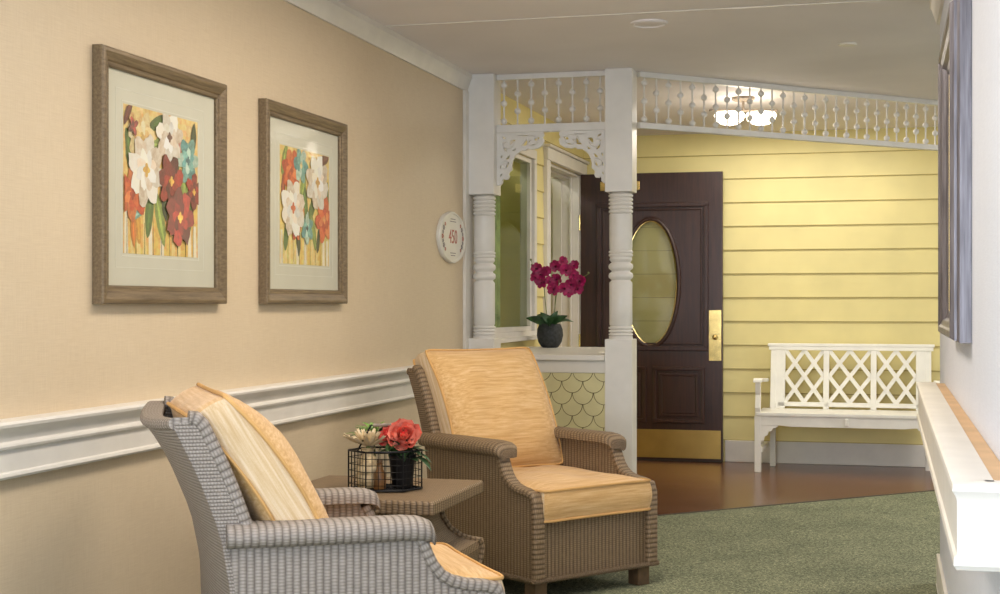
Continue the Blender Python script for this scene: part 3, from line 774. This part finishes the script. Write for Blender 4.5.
def make_chair(mt):
    t = empty('wicker_armchair')
    hw_ = .338
    curve = [(.155, .572), (.168, .55), (.178, .525), (.192, .497), (.214, .47), (.246, .45), (.288, .438), (.335, .433), (.368, .424), (.38, .395)]
    for sg in (-1, 1):
        outline = [(-.325, .085), (.366, .085), (.366, .392)]+[(a-.012, b-.008) for a, b in curve[::-1][1:]]+[(.135, .60), (-.34, .60), (xr(.45)+.01, .45), (xr(.3)+.005, .3)]
        m = MB(); m.prism(outline, 'y', sg*(hw_-.045), sg*(hw_-.012)); m.build('side_panel', mt, t)
        # arm: rolled pad with ribs across
        sec = [(-.052, -.012), (-.052, .012), (-.045, .022), (-.03, .027), (0, .029), (.03, .027), (.05, .020), (.062, .006), (.064, -.010), (.056, -.024), (.042, -.031), (.028, -.026), (.02, -.016), (-.03, -.016)]
        if sg < 0: sec = [(-a, b) for a, b in sec][::-1]
        c = sg*(hw_-.038)
        path = [(-.345, c, .60), (-.32, c, .60), (-.2, c, .598), (0, c, .597), (.12, c, .597), (.160, c, .594), (.185, c, .586), (.195, c, .570)]
        m = MB(); m.sweep(path, sec, (0, 1, 0)) if False else None
        rings = []; Ls = []; L = 0; prev = None
        for i, p in enumerate(path):
            if prev: L += math.dist(p, prev)
            prev = p; Ls.append(L); k = 1 if i < 5 else (.97, .9, .72)[i-5]
            rings.append([(p[0], p[1]+a*k, p[2]+b*k) for a, b in sec])
        per = [0]
        for i in range(len(sec)): per.append(per[-1]+math.dist(sec[i], sec[(i+1) % len(sec)]))
        m.grid(rings, lambda i, j: (Ls[i], per[j]), closed_v=True); m.face(rings[0]); m.face(rings[-1])
        m.build('armrest', mt, t, smooth=50)
        # ribbed band down the concave curve and the front post
        m = MB(); pth = [(a, sg*(hw_-.028), b) for a, b in curve]+[(.382, sg*(hw_-.028), .30), (.382, sg*(hw_-.028), .2), (.382, sg*(hw_-.028), .088)]
        m.sweep(pth, rrect(.056, .03, .012), (0, 1, 0)); m.build('front_post', mt, t, smooth=50)
        # wing side and its ribbed edge
        zs = [.60, .66, .72, .78, .84, .878]
        fr = lambda z: xr(z)+.10
        pl = [(xr(z), z) for z in zs]+[(xr(.878)+.02, .886)]+[(fr(z)-.03, z+.004) for z in zs[::-1]]
        pl = [(xr(.6), .59)]+pl+[(fr(.6)-.03, .59)]
        m = MB(); m.prism(pl, 'y', sg*(hw_-.055), sg*(hw_-.012), lambda p: (p[1]*2.2, p[0])); m.build('back_wing', mt, t)
        m = MB(); pth = [(fr(z)-.03, sg*(hw_-.036), z) for z in [.58]+zs]+[(fr(.878)-.045, sg*(hw_-.036), .892), (fr(.878)-.062, sg*(hw_-.036), .894)]
        m.sweep(pth, rrect(.058, .036, .015), (0, 1, 0)); m.build('wing_band', mt, t, smooth=50)
    # back: curved panel with thickness; weave runs sideways
    m = MB(); zs = [.085+(.878-.085)*k/16 for k in range(17)]; ys = [(-hw_+.014)+(2*hw_-.028)*k/10 for k in range(11)]
    def dip(y): return -.018*(1-(y/hw_)**2)
    def bl(y, z): return -(.012+.03*max(0, z-.3)/.57)*(1-(y/hw_)**2)
    for o, fl in ((0, 0), (.045, 1)):
        m.grid([[(xr(z)+o+bl(y, z), y, z+dip(y)*(z > .8)*(z-.8)/.07) for y in ys] for z in zs], lambda i, j: (zs[min(i, 16)]*2.2, ys[min(j, 10)]))
    for y in (ys[0], ys[-1]): m.grid([[(xr(z)+bl(y, z), y, z), (xr(z)+bl(y, z)+.045, y, z)] for z in zs], lambda i, j: (zs[min(i, 16)]*2.2, j*.05))
    zt = zs[-1]; m.grid([[(xr(zt)+bl(y, zt), y, zt+dip(y)), (xr(zt)+bl(y, zt)+.045, y, zt+dip(y))] for y in ys], lambda i, j: (ys[min(i, 10)], j*.05))
    m.build('backrest', mt, t, smooth=50)
    m = MB(); pth = [(xr(zt)+.022+bl(y, zt), y, zt+dip(y)+.006) for y in ys]
    m.sweep(pth, rrect(.062, .03, .014), (1, 0, 0)); m.build('top_band', mt, t, smooth=50)
    m = MB(); m.box(.345, .372, -hw_+.05, hw_-.05, .088, .325); m.build('front_panel', mt, t)
    m = MB(); m.box(-.32, .35, -hw_+.05, hw_-.05, .295, .315); m.build('seat_deck', mt, t)
    # braided hem round the base
    m = MB(); a, b = .392, hw_+.002
    loop = [(a, -b, .096), (a, b, .096), (-.328, b-.012, .096), (-.328, -b+.012, .096)]
    for p, q in zip(loop, loop[1:]+loop[:1]):
        n = int(math.dist(p, q)/.012); pts = []; p = Vector(p); q = Vector(q)
        d_ = (q-p).normalized(); s_ = d_.cross(Vector((0, 0, 1)))
        for ph in (0, pi):
            m.tube([p+(q-p)*k/(n*2)+s_*.004*cos(k*pi/2+ph)+Vector((0, 0, .006*sin(k*pi/2+ph))) for k in range(n*2+1)], .0065, 5)
    m.build('base_braid', mt, t, smooth=60)
    for x in (.335, -.28):
        for y in (-hw_+.055, hw_-.055):
            m = MB(); m.prism([(x-.032, y-.032), (x+.032, y-.032), (x+.032, y+.032), (x-.032, y+.032)], 'z', .006, .088); m.build('foot', M['foot'], t, bevel=.004)
    cushion('seat_cushion', .665, .575, .118, .03, M['fab'], t, (.06, 0, .385), (0, 0, 0), 1)
    # back cushion: local x = thickness direction after rotation
    cushion('back_cushion', .55, .575, .10, .05, M['fab'], t, (-.285, 0, .715), (0, R(-115), 0), 4, bend=-.035)
    return t
ch2 = make_chair(M['wick'])
ch1 = copy_tree(ch2)
ch2.location = (-1.444, 5.974, 0); ch2.rotation_euler.z = R(-36)
tag(ch2, 'brown wicker armchair with gold cushions facing across the corridor, beside the half wall', 'armchair', 'wicker armchairs')
ch1.location = (-1.486, 3.775, 0); ch1.rotation_euler.z = R(33.5)
tag(ch1, 'nearest wicker armchair, seen from behind its ribbed rolled arm, gold cushions', 'armchair', 'wicker armchairs')
for o in ch1.children:
    o.data = o.data.copy()
    if o.data.materials[0] == M['wick']: o.data.materials[0] = M['wick_daylit']
for o in ch1.children:
    if o.name.startswith('back_cushion'): o.rotation_euler = (0, R(-122), 0); o.location = (-.205, 0, .70)

# ------------------------------------------------------------------ side table
t = empty('wicker_side_table', (-1.712, 4.748, 0)); a = .3
m = MB()
def sq(h, z, r=.01): return [(x, y, z) for x, y in ((h, -h), (h, h), (-h, h), (-h, -h))]
def sqgrid(m, prof):
    for s in range(4):
        rows = []; Ls = [0]
        for k, (h, z) in enumerate(prof):
            c = sq(h, z); p, q = Vector(c[s]), Vector(c[(s+1) % 4]); rows.append([p+(q-p)*j/8 for j in range(9)])
            if k: Ls.append(Ls[-1]+math.dist(prof[k], prof[k-1]))
        m.grid(rows, lambda i, j: (j*.07, Ls[min(i, len(prof)-1)]))
P_ = [(a-.012, .492), (a, .497), (a, .532), (a-.006, .54)]
sqgrid(m, P_); m.face(sq(a-.006, .54), [(0, 0), (.6, 0), (.6, .6), (0, .6)]); m.face(sq(a-.012, .492)[::-1], [(0, 0), (.6, 0), (.6, .6), (0, .6)])
m.build('tabletop', M['wick'], t, bevel=.003)
prof_t = [(.17, .493), (.172, .46), (.18, .42), (.20, .38), (.235, .345), (.27, .33), (.288, .325), (.292, .30), (.288, .26), (.27, .20), (.25, .14), (.25, .05)]
m = MB(); sqgrid(m, prof_t); m.build('base', M['wick'], t)
for c in ((1, -1), (1, 1), (-1, 1), (-1, -1)):
    m = MB(); m.sweep([(c[0]*h, c[1]*h, z) for h, z in prof_t], rrect(.034, .02, .008), (c[0], -c[1], 0)); m.build('corner_band', M['wick'], t, smooth=50)
    m = MB(); m.prism([(c[0]*.2+dx, c[1]*.2+dy) for dx, dy in ((-.03, -.03), (.03, -.03), (.03, .03), (-.03, .03))], 'z', .006, .06); m.build('foot', M['foot'], t, bevel=.003)
tag(t, 'square brown wicker side table between the two armchairs', 'side table')

# ------------------------------------------------------------------ wire basket and what it holds
BZ = .5415; bx_, by_ = -1.665, 4.70
bk = empty('wire_basket', (bx_, by_, BZ), R(18))
def hexa(s, z): return [Vector((s*.125*cos(R(60*k)), s*.105*sin(R(60*k)), z)) for k in range(6)]
m = MB(); hb = .135
m.tube(hexa(1, .004), .004, 6, True); m.tube(hexa(1, hb), .0035, 6, True)
for z in [hb*k/6 for k in range(1, 6)]: m.tube(hexa(1, z), .0012, 5, True)
for k in range(6):
    p, q = hexa(1, 0)[k], hexa(1, 0)[(k+1) % 6]
    for j in range(6):
        b = p+(q-p)*j/6; m.tube([b+Vector((0, 0, .004)), b+Vector((0, 0, hb))], .0028 if j == 0 else .0012, 5)
for j in range(-5, 6):
    y = j*.018; m.tube([(-.11+abs(y)*.55, y, .003), (.11-abs(y)*.55, y, .003)], .0012, 5)
m.build('wire_cage', M['wire'], bk, smooth=60)
m = MB()
for s in (-1, 1):
    m.tube([(s*.093, -.055, hb), (s*.048, 0, hb+.085)], .0028, 6); m.tube([(s*.093, .055, hb), (s*.048, 0, hb+.085)], .0028, 6)
m.tube([(-.048, 0, hb+.085), (.048, 0, hb+.085)], .002, 6)
m.build('handle', M['wire'], bk, smooth=60)
m = MB(); m.tube([(-.042, 0, hb+.085), (.042, 0, hb+.085)], .006, 10); m.build('handle_grip', M['grip'], bk, smooth=60)
tag(bk, 'black hexagonal wire basket with a grip handle on the wicker side table', 'basket')

def leaf(m, base, tip, w, bend=.02, n=6, up=Vector((0, 0, 1))):
    base = Vector(base); tip = Vector(tip); d_ = tip-base; s_ = d_.cross(up)
    s_ = s_.normalized() if s_.length > 1e-6 else Vector((1, 0, 0)); rows = []
    nn = s_.cross(d_).normalized()
    for k in range(n+1):
        f = k/n; c = base+d_*f+nn*bend*sin(pi*f); ww = w*max(.04, sin(pi*min(1, f*.93+.05))**.8)
        rows.append([c-s_*ww/2+nn*ww*.12, c, c+s_*ww/2+nn*ww*.12])
    m.grid(rows)
def petal(m, c, dirv, up, L, W, cup=.3, curl=.2, n=5, base_w=.25):
    """a cupped petal: starts at c, runs along dirv, curling towards up"""
    c = Vector(c); d_ = Vector(dirv).normalized(); up = Vector(up); up = (up-d_*up.dot(d_)).normalized(); s_ = d_.cross(up); rows = []
    for i in range(n+1):
        f = i/n; w = W*(base_w+(1-base_w)*sin(pi*min(1, f*.62+.12)))*(1 if f < .85 else .78)
        ctr = c+d_*L*f+up*L*curl*f*f
        rows.append([ctr+s_*w*g/2+up*(W*cup*(g*g)-.04*L*sin(7*g+f*9)*f) for g in (-1, -.5, 0, .5, 1)])
    m.grid(rows)
def sph(a, e): return Vector((cos(a)*cos(e), sin(a)*cos(e), sin(e)))
# peony
toC = Vector((0-bx_, 0-by_, .25)).normalized()
def peony(center, r, facing, parent, name, seed, n_layers=5, mats=('coral3', 'coral', 'coral2')):
    rnd = random.Random(seed); q = Vector((0, 0, 1)).rotation_difference(Vector(facing).normalized()).to_matrix()
    m = MB(); 
    for l in range(n_layers):
        f = l/(n_layers-1); el = R(8+72*f); n = 8-l if l < 5 else 3; L = r*(1.0-.45*f)
        for k in range(n):
            a = 2*pi*k/n+l*.5+rnd.uniform(-.15, .15); d_ = sph(a, el+rnd.uniform(-.1, .1)); base = d_*r*.1-Vector((0, 0, r*.35*(1-f)))
            m.cur = 0 if (l < 2 and k % 2 == 0) else (1 if l < 4 else 2)
            petal(m, Vector(center)+q @ base, q @ d_, q @ Vector((0, 0, 1)), L, L*.95, .28, .42-.1*f)
    o = m.build(name, [M[k] for k in mats], parent, smooth=70, fix=False)
    return o
pe = empty('artificial_peony', (bx_+.055, by_+.02, BZ+.008))
peony((.016, -.025, .175), .056, (.25, -.85, .45), pe, 'blossom', 2)
peony((-.04, -.025, .172), .036, (-.3, -.8, .5), pe, 'bud', 5, 4, ('coral', 'coral2', 'coral2'))['label'] = 'small half-open coral bud'
m = MB(); m.tube([(-.01, 0, 0), (-.005, .005, .1), (0, 0, .17)], .004, 6); m.tube([(-.01, 0, .03), (-.04, 0, .1), (-.055, -.01, .16)], .003, 6); m.build('stem', M['stem'], pe, smooth=60)
m = MB(); rnd = random.Random(9)
for k in range(26):
    a = rnd.uniform(-2.9, 1.4); rr = rnd.uniform(.06, .1); z0 = rnd.uniform(.08, .14); leaf(m, (-.005+.02*cos(a), .02*sin(a), z0), (-.005+rr*cos(a), rr*sin(a)*.95, z0+rnd.uniform(-.02, .06)), .042, .012)
for (x, y, z) in ((.075, -.02, .11), (.105, .0, .085), (.11, -.02, .06), (-.05, -.05, .135)): leaf(m, (.02, 0, .1), (x, y, z), .036, .018)
m.build('foliage', M['leafd'], pe, smooth=60, fix=False)
m = MB(); m.lathe([(.001, 0), (.034, 0), (.046, .10), (.049, .112), (.044, .112), (.040, .10), (.001, .098)], seg=24); m.build('pot', M['wire'], pe, smooth=40)['label'] = 'small black pot'
tag(pe, 'coral peony with a bud and dark leaves standing in the wire basket', 'flower')
# cream flower in a ceramic jar
j = empty('ceramic_jar', (bx_-.055, by_-.02, BZ+.008)); j.scale = (1.15, 1.15, 1.12)
m = MB(); m.lathe([(.001, 0), (.03, 0), (.034, .006), (.034, .07), (.030, .085), (.018, .098), (.016, .112), (.021, .118), (.018, .12), (.001, .119)], seg=24); m.build('body', M['jar'], j, smooth=50)
m = MB(); m.lathe([(.0345, .02), (.036, .03), (.0345, .04)], seg=24, caps=False); m.lathe([(.0345, .05), (.036, .058), (.0345, .066)], seg=24, caps=False); m.build('band', M['cream'], j, smooth=60)
tag(j, 'cream ceramic jar inside the wire basket under the pale flower', 'jar')
j = empty('glass_bottle', (bx_+.0, by_-.055, BZ+.008))
m = MB(); m.lathe([(.001, 0), (.019, 0), (.021, .006), (.021, .05), (.012, .066), (.010, .085), (.013, .088), (.001, .09)], seg=20); m.build('body', M['jar2'], j, smooth=50)
m = MB(); m.lathe([(.001, .088), (.010, .09), (.010, .10), (.001, .101)], seg=16); m.build('stopper', M['foot'], j, smooth=50)
tag(j, 'small amber bottle in the front of the wire basket', 'bottle')
cf = empty('cream_spiky_flower', (bx_-.055, by_-.02, BZ+.134)); cf.scale = (1.3, 1.3, 1.15)
m = MB(); rnd = random.Random(4)
for l, (n, el, L) in enumerate(((14, 12, .068), (12, 35, .055), (9, 60, .042))):
    for k in range(n):
        a = 2*pi*k/n+l*.3; petal(m, (0, 0, .012), sph(a, R(el)+rnd.uniform(-.1, .1)), (0, 0, 1), L*rnd.uniform(.9, 1.1), .014, .35, .25, 4, .5)
m.build('blossom', M['cream'], cf, smooth=60, fix=False)
m = MB(); m.tube([(0, 0, -.02), (0, 0, .02)], .006, 8); m.build('stem', M['stem'], cf, smooth=60)
tag(cf, 'cream spiky-petalled flower at the left of the wire basket', 'flower')
gf = empty('fern_sprig', (bx_-.055, by_+.05, BZ+.008)); gf.scale = (1.15, 1, 1.12)
m = MB(); m.tube([(0, 0, 0), (0, 0, .1), (-.01, .01, .16)], .0025, 6); m.build('stem', M['stem'], gf, smooth=60)
m = MB(); rnd = random.Random(8)
for k in range(26):
    a = rnd.uniform(0, 6.28); z = rnd.uniform(.12, .16); rr = rnd.uniform(.03, .075); leaf(m, (-.005, .005, z), (-.01+rr*cos(a)-.02, rr*sin(a), z+rnd.uniform(-.01, .05)), .018, .008)
m.build('foliage', M['leafl'], gf, smooth=60, fix=False)
m = MB()
for k in range(12):
    a = rnd.uniform(-1, 1.6); z = rnd.uniform(.11, .16); rr = rnd.uniform(.03, .07); leaf(m, (.01, .005, z), (.03+rr*cos(a), rr*sin(a), z+rnd.uniform(0, .05)), .026, .008)
m.build('dark_foliage', M['leafd'], gf, smooth=60, fix=False)
tag(gf, 'light green leafy sprig at the back of the wire basket', 'foliage')

# ------------------------------------------------------------------ potted orchid on the ledge
ox, oy = -2.049, 8.87
orc = empty('potted_orchid', (ox, oy, .9005))
m = MB(); m.lathe([(.001, 0), (.045, 0), (.055, .006), (.074, .035), (.083, .075), (.08, .115), (.068, .145), (.062, .150), (.058, .148), (.055, .13), (.001, .128)], seg=32); m.build('pot', M['pot'], orc, smooth=45)
m = MB()
for a, L, dz, w_ in ((200, .15, .055, .05), (150, .11, .075, .045), (250, .09, .07, .05), (300, .10, .06, .05), (340, .13, .07, .045), (20, .15, .03, .042), (60, .1, .07, .045), (100, .1, .07, .045), (225, .07, .09, .05), (320, .08, .10, .045)):
    leaf(m, (0, 0, .13), (L*cos(R(a)), L*sin(R(a)), .13+dz), w_*1.15, .028, up=Vector((0, 0, 1))*.5+Vector((.26, -.97, 0)) if dz > .05 else Vector((.2, -.5, 1)))
m.build('leaves', M['leafd'], orc, smooth=60, fix=False)
# direction of the picture-right at the orchid
rt = Vector((cos(TH), sin(TH), 0)); fw_ = Vector((sin(TH), -cos(TH), 0))
def O(px, py, dep=0): return rt*((px-550)/158)+Vector((0, 0, (349-py)/158))+fw_*dep
for pts in (((548, 330, 0), (545, 300, .0), (544, 285, .02), (538, 278, .04)), ((552, 330, 0), (556, 300, 0), (559, 282, .03), (566, 270, .05)), ((554, 330, 0), (555, 305, .01), (556, 288, .04), (568, 292, .06))):
    m = MB(); m.tube([O(*p) for p in pts], .0028, 6); m.build('flower_stem', M['stem'], orc, smooth=60)
# stems' thin tips with buds
for tp, bs in ((((575, 282), (583, 279), (588, 276)), ((583, 279), (588, 275))), (((540, 272), (533, 268), (531, 262)), ((531, 262), (532, 267)))):
    m = MB(); m.tube([O(p[0], p[1], .02) for p in tp], .0018, 5)
    for p in bs: m.ball(O(p[0], p[1], .02), .007, 8)
    m.build('bud_tip', M['stem'], orc, smooth=60)
rnd = random.Random(21)
blooms = [(537, 271, .05), (541, 277, .07), (546, 273, .03), (536, 279, .03), (556, 268, .05), (562, 264, .07), (565, 272, .08), (574, 268, .05), (573, 277, .04), (571, 286, .07), (563, 290, .08), (567, 294, .05), (580, 283, .05), (549, 284, .05), (553, 291, .05), (557, 281, .02), (577, 291, .03), (542, 285, .03)]
for px, py, dp in blooms:
    c = O(px, py, dp); f = (fw_+rt*rnd.uniform(-.6, .6)+Vector((0, 0, rnd.uniform(-.35, .35)))).normalized()
    q = Vector((0, 0, 1)).rotation_difference(f).to_matrix(); m = MB(); r = rnd.uniform(.034, .042); ro = rnd.uniform(-.3, .3)
    for k in range(5):
        a = pi/2+2*pi*k/5+ro; wd = 1.15 if k in (1, 4) else .75
        petal(m, c, q @ sph(a, R(8)), f, r, r*wd, .12, .12, 4, .4)
    m.cur = 1
    for k in range(3): petal(m, c+f*.002, q @ sph(-pi/2+(k-1)*.9+ro, R(45)), f, r*.4, r*.35, .2, .3, 3)
    m.build('blossom', [M['mag'], M['magc']], orc, smooth=60, fix=False)
tag(orc, 'magenta orchid in a round charcoal pot on the porch ledge', 'potted plant')

# ------------------------------------------------------------------ white lattice bench
bn = empty('garden_bench', (-.268, 10.49, 0), R(-1)); BW = .605; B = M['bench']
yf_, yb_ = -.255, .16
for s in (-1, 1):
    m = MB(); m.box(s*BW-.022, s*BW+.022, yf_-.022, yf_+.022, 0, .395); m.build('front_leg', B, bn, bevel=.003)
    m = MB(); m.prism([(yb_-.025, 0), (yb_+.02, 0), (yb_+.025, .42), (yb_+.115, .865), (yb_+.075, .865), (yb_-.025, .42)], 'x', s*(BW-.065)-.02, s*(BW-.065)+.02); m.build('rear_leg', B, bn, bevel=.003)
    m = MB(); arm = [(yf_-.035, .625), (yf_-.03, .645), (yf_, .655), (yf_+.1, .65), (yb_+.0, .635), (yb_+.09, .63), (yb_+.09, .608), (yb_, .61), (yf_+.1, .625), (yf_, .632)]
    m.prism(arm, 'x', s*BW-.03, s*BW+.03); m.build('arm', B, bn, bevel=.004)
    m = MB(); cv = [(yf_-.02, .39), (yf_-.028, .45), (yf_-.01, .50), (yf_+.0, .54), (yf_-.012, .60), (yf_-.012, .635), (yf_+.028, .635), (yf_+.028, .60), (yf_+.035, .54), (yf_+.025, .48), (yf_+.02, .39)]
    m.prism(cv, 'x', s*BW-.018, s*BW+.018); m.build('arm_support', B, bn, bevel=.003)
    m = MB(); m.box(s*(BW-.02)-.012, s*(BW-.02)+.012, yf_, yb_, .14, .175); m.build('side_stretcher', B, bn, bevel=.002)
    m = MB(); m.box(s*(BW-.01)-.014, s*(BW-.01)+.014, yf_, yb_, .34, .395); m.build('side_rail', B, bn, bevel=.002)
    cor = [(0, .34), (0, .22), (.018, .22), (.025, .25), (.045, .26), (.052, .285), (.075, .29), (.082, .31), (.11, .315), (.125, .34)]
    m = MB(); m.prism([(s*(BW-.022)-s*a_, z) for a_, z in cor], 'y', yf_-.015, yf_+.008); m.build('corner_bracket', B, bn)
m = MB()
ap = [(-BW+.02, .395), (BW-.02, .395), (BW-.02, .325)]+[(BW-.15-(2*BW-.3)*k/12, .322 if 0 < k < 12 else .33) for k in range(13)][0:]+[(-BW+.02, .325)]
m.prism(ap, 'y', yf_-.018, yf_+.006); m.build('front_apron', B, bn, bevel=.002)
m = MB(); m.box(-.012, .012, yf_-.035, yf_-.018, .335, .385); m.build('centre_button', B, bn, bevel=.004)
for k in range(6):
    y = yf_-.03+.082*k; m = MB(); m.box(-BW-.01, BW+.01, y, y+.07, .395, .418); m.build('seat_slat', B, bn, bevel=.003)
m = MB()
lean = .2
def Bk(x, z): return (x, yb_+.0+(z-.42)*lean, z)
old = m.X
sh_ = Matrix(((1, 0, 0, 0), (0, 1, lean, yb_-.42*lean), (0, 0, 1, 0), (0, 0, 0, 1)))
m.X = sh_; tw = .017
m.box(-BW+.03, BW-.03, -.02, .02, .838, .878); m.box(-BW+.022, BW-.022, -.024, .024, .866, .886); m.build('top_rail', B, bn, bevel=.003)
m = MB(); m.X = sh_; m.box(-BW+.1, BW-.1, -tw, tw, .436, .466); m.build('bottom_rail', B, bn, bevel=.002)
xs = [-BW+.10, -.2, .2, BW-.10]; xs = [-.49, -.165, .165, .49]
for i, x in enumerate(xs):
    m = MB(); m.X = sh_; w_ = .034 if i in (0, 3) else .02; m.box(x-w_, x+w_, -tw, tw, .418, .84); m.build('back_stile', B, bn, bevel=.002)
za, zb = .466, .838
for i in range(3):
    xa = xs[i]+(.034 if i == 0 else .02); xb = xs[i+1]-(.034 if i == 2 else .02); m = MB(); m.X = sh_
    Wd = xb-xa; Hd = zb-za; stp = Wd/2; rise = Hd/2
    # diamond lattice: 2 columns by 1.5 rows
    def clipseg(p, q):
        out = [p, q]
        for ax, lo, hi in ((0, xa, xb), (1, za, zb)):
            p, q = out; d_ = q[ax]-p[ax]
            if abs(d_) < 1e-9: continue
            t0, t1 = sorted(((lo-p[ax])/d_, (hi-p[ax])/d_)); t0 = max(0, t0); t1 = min(1, t1)
            if t0 >= t1: return None
            out = [(p[0]+(q[0]-p[0])*t0, p[1]+(q[1]-p[1])*t0), (p[0]+(q[0]-p[0])*t1, p[1]+(q[1]-p[1])*t1)]
        return out
    for sg in (1, -1):
        for k in range(-3, 5):
            x0_ = xa+stp*k; p = (x0_, zb); q = (x0_+sg*Wd, za)
            r_ = clipseg(p, q)
            if r_ and math.dist(*r_) > .02: m.obox((r_[0][0], (0 if sg > 0 else .004), r_[0][1]), (r_[1][0], (0 if sg > 0 else .004), r_[1][1]), .024, .027, up=(r_[1][1]-r_[0][1], 0, r_[0][0]-r_[1][0]))
    m.build('lattice_panel', B, bn)
tag(bn, 'white garden bench with diamond lattice back against the yellow siding', 'bench')

# ------------------------------------------------------------------ ceiling fixtures
cl = empty('ceiling_light', (-.86, 9.0, CZ), TH)
m = MB(); m.lathe([(.001, 0), (.07, 0), (.07, -.015), (.05, -.025), (.001, -.025)]); m.build('canopy', M['grip'], cl, smooth=40)
m = MB(); m.tube([(0, 0, -.02), (0, 0, -.08)], .008, 8); m.tube([(-.21, 0, -.08), (.21, 0, -.08)], .007, 8); m.build('arm_bar', M['grip'], cl, smooth=40)
for x in (-.085, .11):
    m = MB(); m.lathe([(.02, -.085), (.085, -.095), (.094, -.11), (.085, -.14), (.05, -.165), (.001, -.175)], (x, 0, 0)); m.build('glass_bowl', M['bulb'], cl, smooth=60)
tag(cl, 'lit twin-bowl ceiling light behind the diagonal frieze', 'ceiling light')
m = MB(); m.lathe([(.001, 0), (.085, 0), (.085, -.006), (.07, -.012), (.065, -.006), (.001, -.008)])
sp_ = empty('ceiling_speaker', (-1.04, 6.49, CZ-.0005))
m.build('grille', M['ceil'], sp_, smooth=30); tag(sp_, 'flush round speaker grille in the ceiling, larger of the two round fittings', 'speaker')
m = MB(); m.lathe([(.001, 0), (.045, 0), (.042, -.008), (.001, -.01)])
o = m.build('sprinkler_cover', M['trim'], None, smooth=30, loc=(-.19, 7.27, CZ-.0005)); tag(o, 'small round white sprinkler cover in the ceiling', 'sprinkler')

# ------------------------------------------------------------------ lights
def area(loc, rot, sx, sy, power, col, name='area_light', spread=180):
    l = bpy.data.lights.new(name, 'AREA'); l.shape = 'RECTANGLE'; l.size = sx; l.size_y = sy; l.energy = power; l.color = col; l.spread = R(spread)
    o = bpy.data.objects.new(name, l); C.objects.link(o); o.location = loc; o.rotation_euler = rot; return o
warm = (1, .88, .74); neut = (1, .95, .88); cool = (.70, .82, 1)
area((-.95, 1.6, 2.40), (0, 0, 0), .5, 1.8, 24, neut, 'corridor_panel_light')
area((LX+.06, .7, 1.35), (0, R(-90), 0), 1.6, 1.5, 34, cool, 'daylight')
area((-1.0, 4.6, 2.40), (0, 0, 0), .5, 2.2, 34, warm, 'corridor_panel_light')
area((-1.05, -2.6, 1.4), (R(90), 0, 0), 2.0, 1.8, 125, (.76, .87, 1), 'daylight')
area((-.65, 9.95, 2.43), (0, 0, 0), 1.5, .9, 19, neut, 'foyer_light')
area((2.3, 8.0, 2.42), (0, 0, 0), 1.4, 2.0, 58, neut, 'foyer_light')
area((LX-1.3, 9.3, 2.40), (0, 0, 0), 1.5, 1.5, 190, neut, 'inner_room_light')
l = bpy.data.lights.new('bowl_lamp', 'POINT'); l.energy = 6; l.color = warm; l.shadow_soft_size = .1
o = bpy.data.objects.new('bowl_lamp', l); C.objects.link(o); o.location = (-.86, 9.0, CZ-.24)
W_ = bpy.data.worlds.new('world'); S.world = W_; W_.use_nodes = True; W_.node_tree.nodes['Background'].inputs[0].default_value = (.9, .92, 1, 1); W_.node_tree.nodes['Background'].inputs[1].default_value = .3
S.view_settings.view_transform = 'Standard'; S.view_settings.exposure = .32
S.cycles.max_bounces = 8; S.cycles.use_denoising = True; S.cycles.caustics_reflective = False; S.cycles.caustics_refractive = False
S.cycles.sample_clamp_indirect = 4
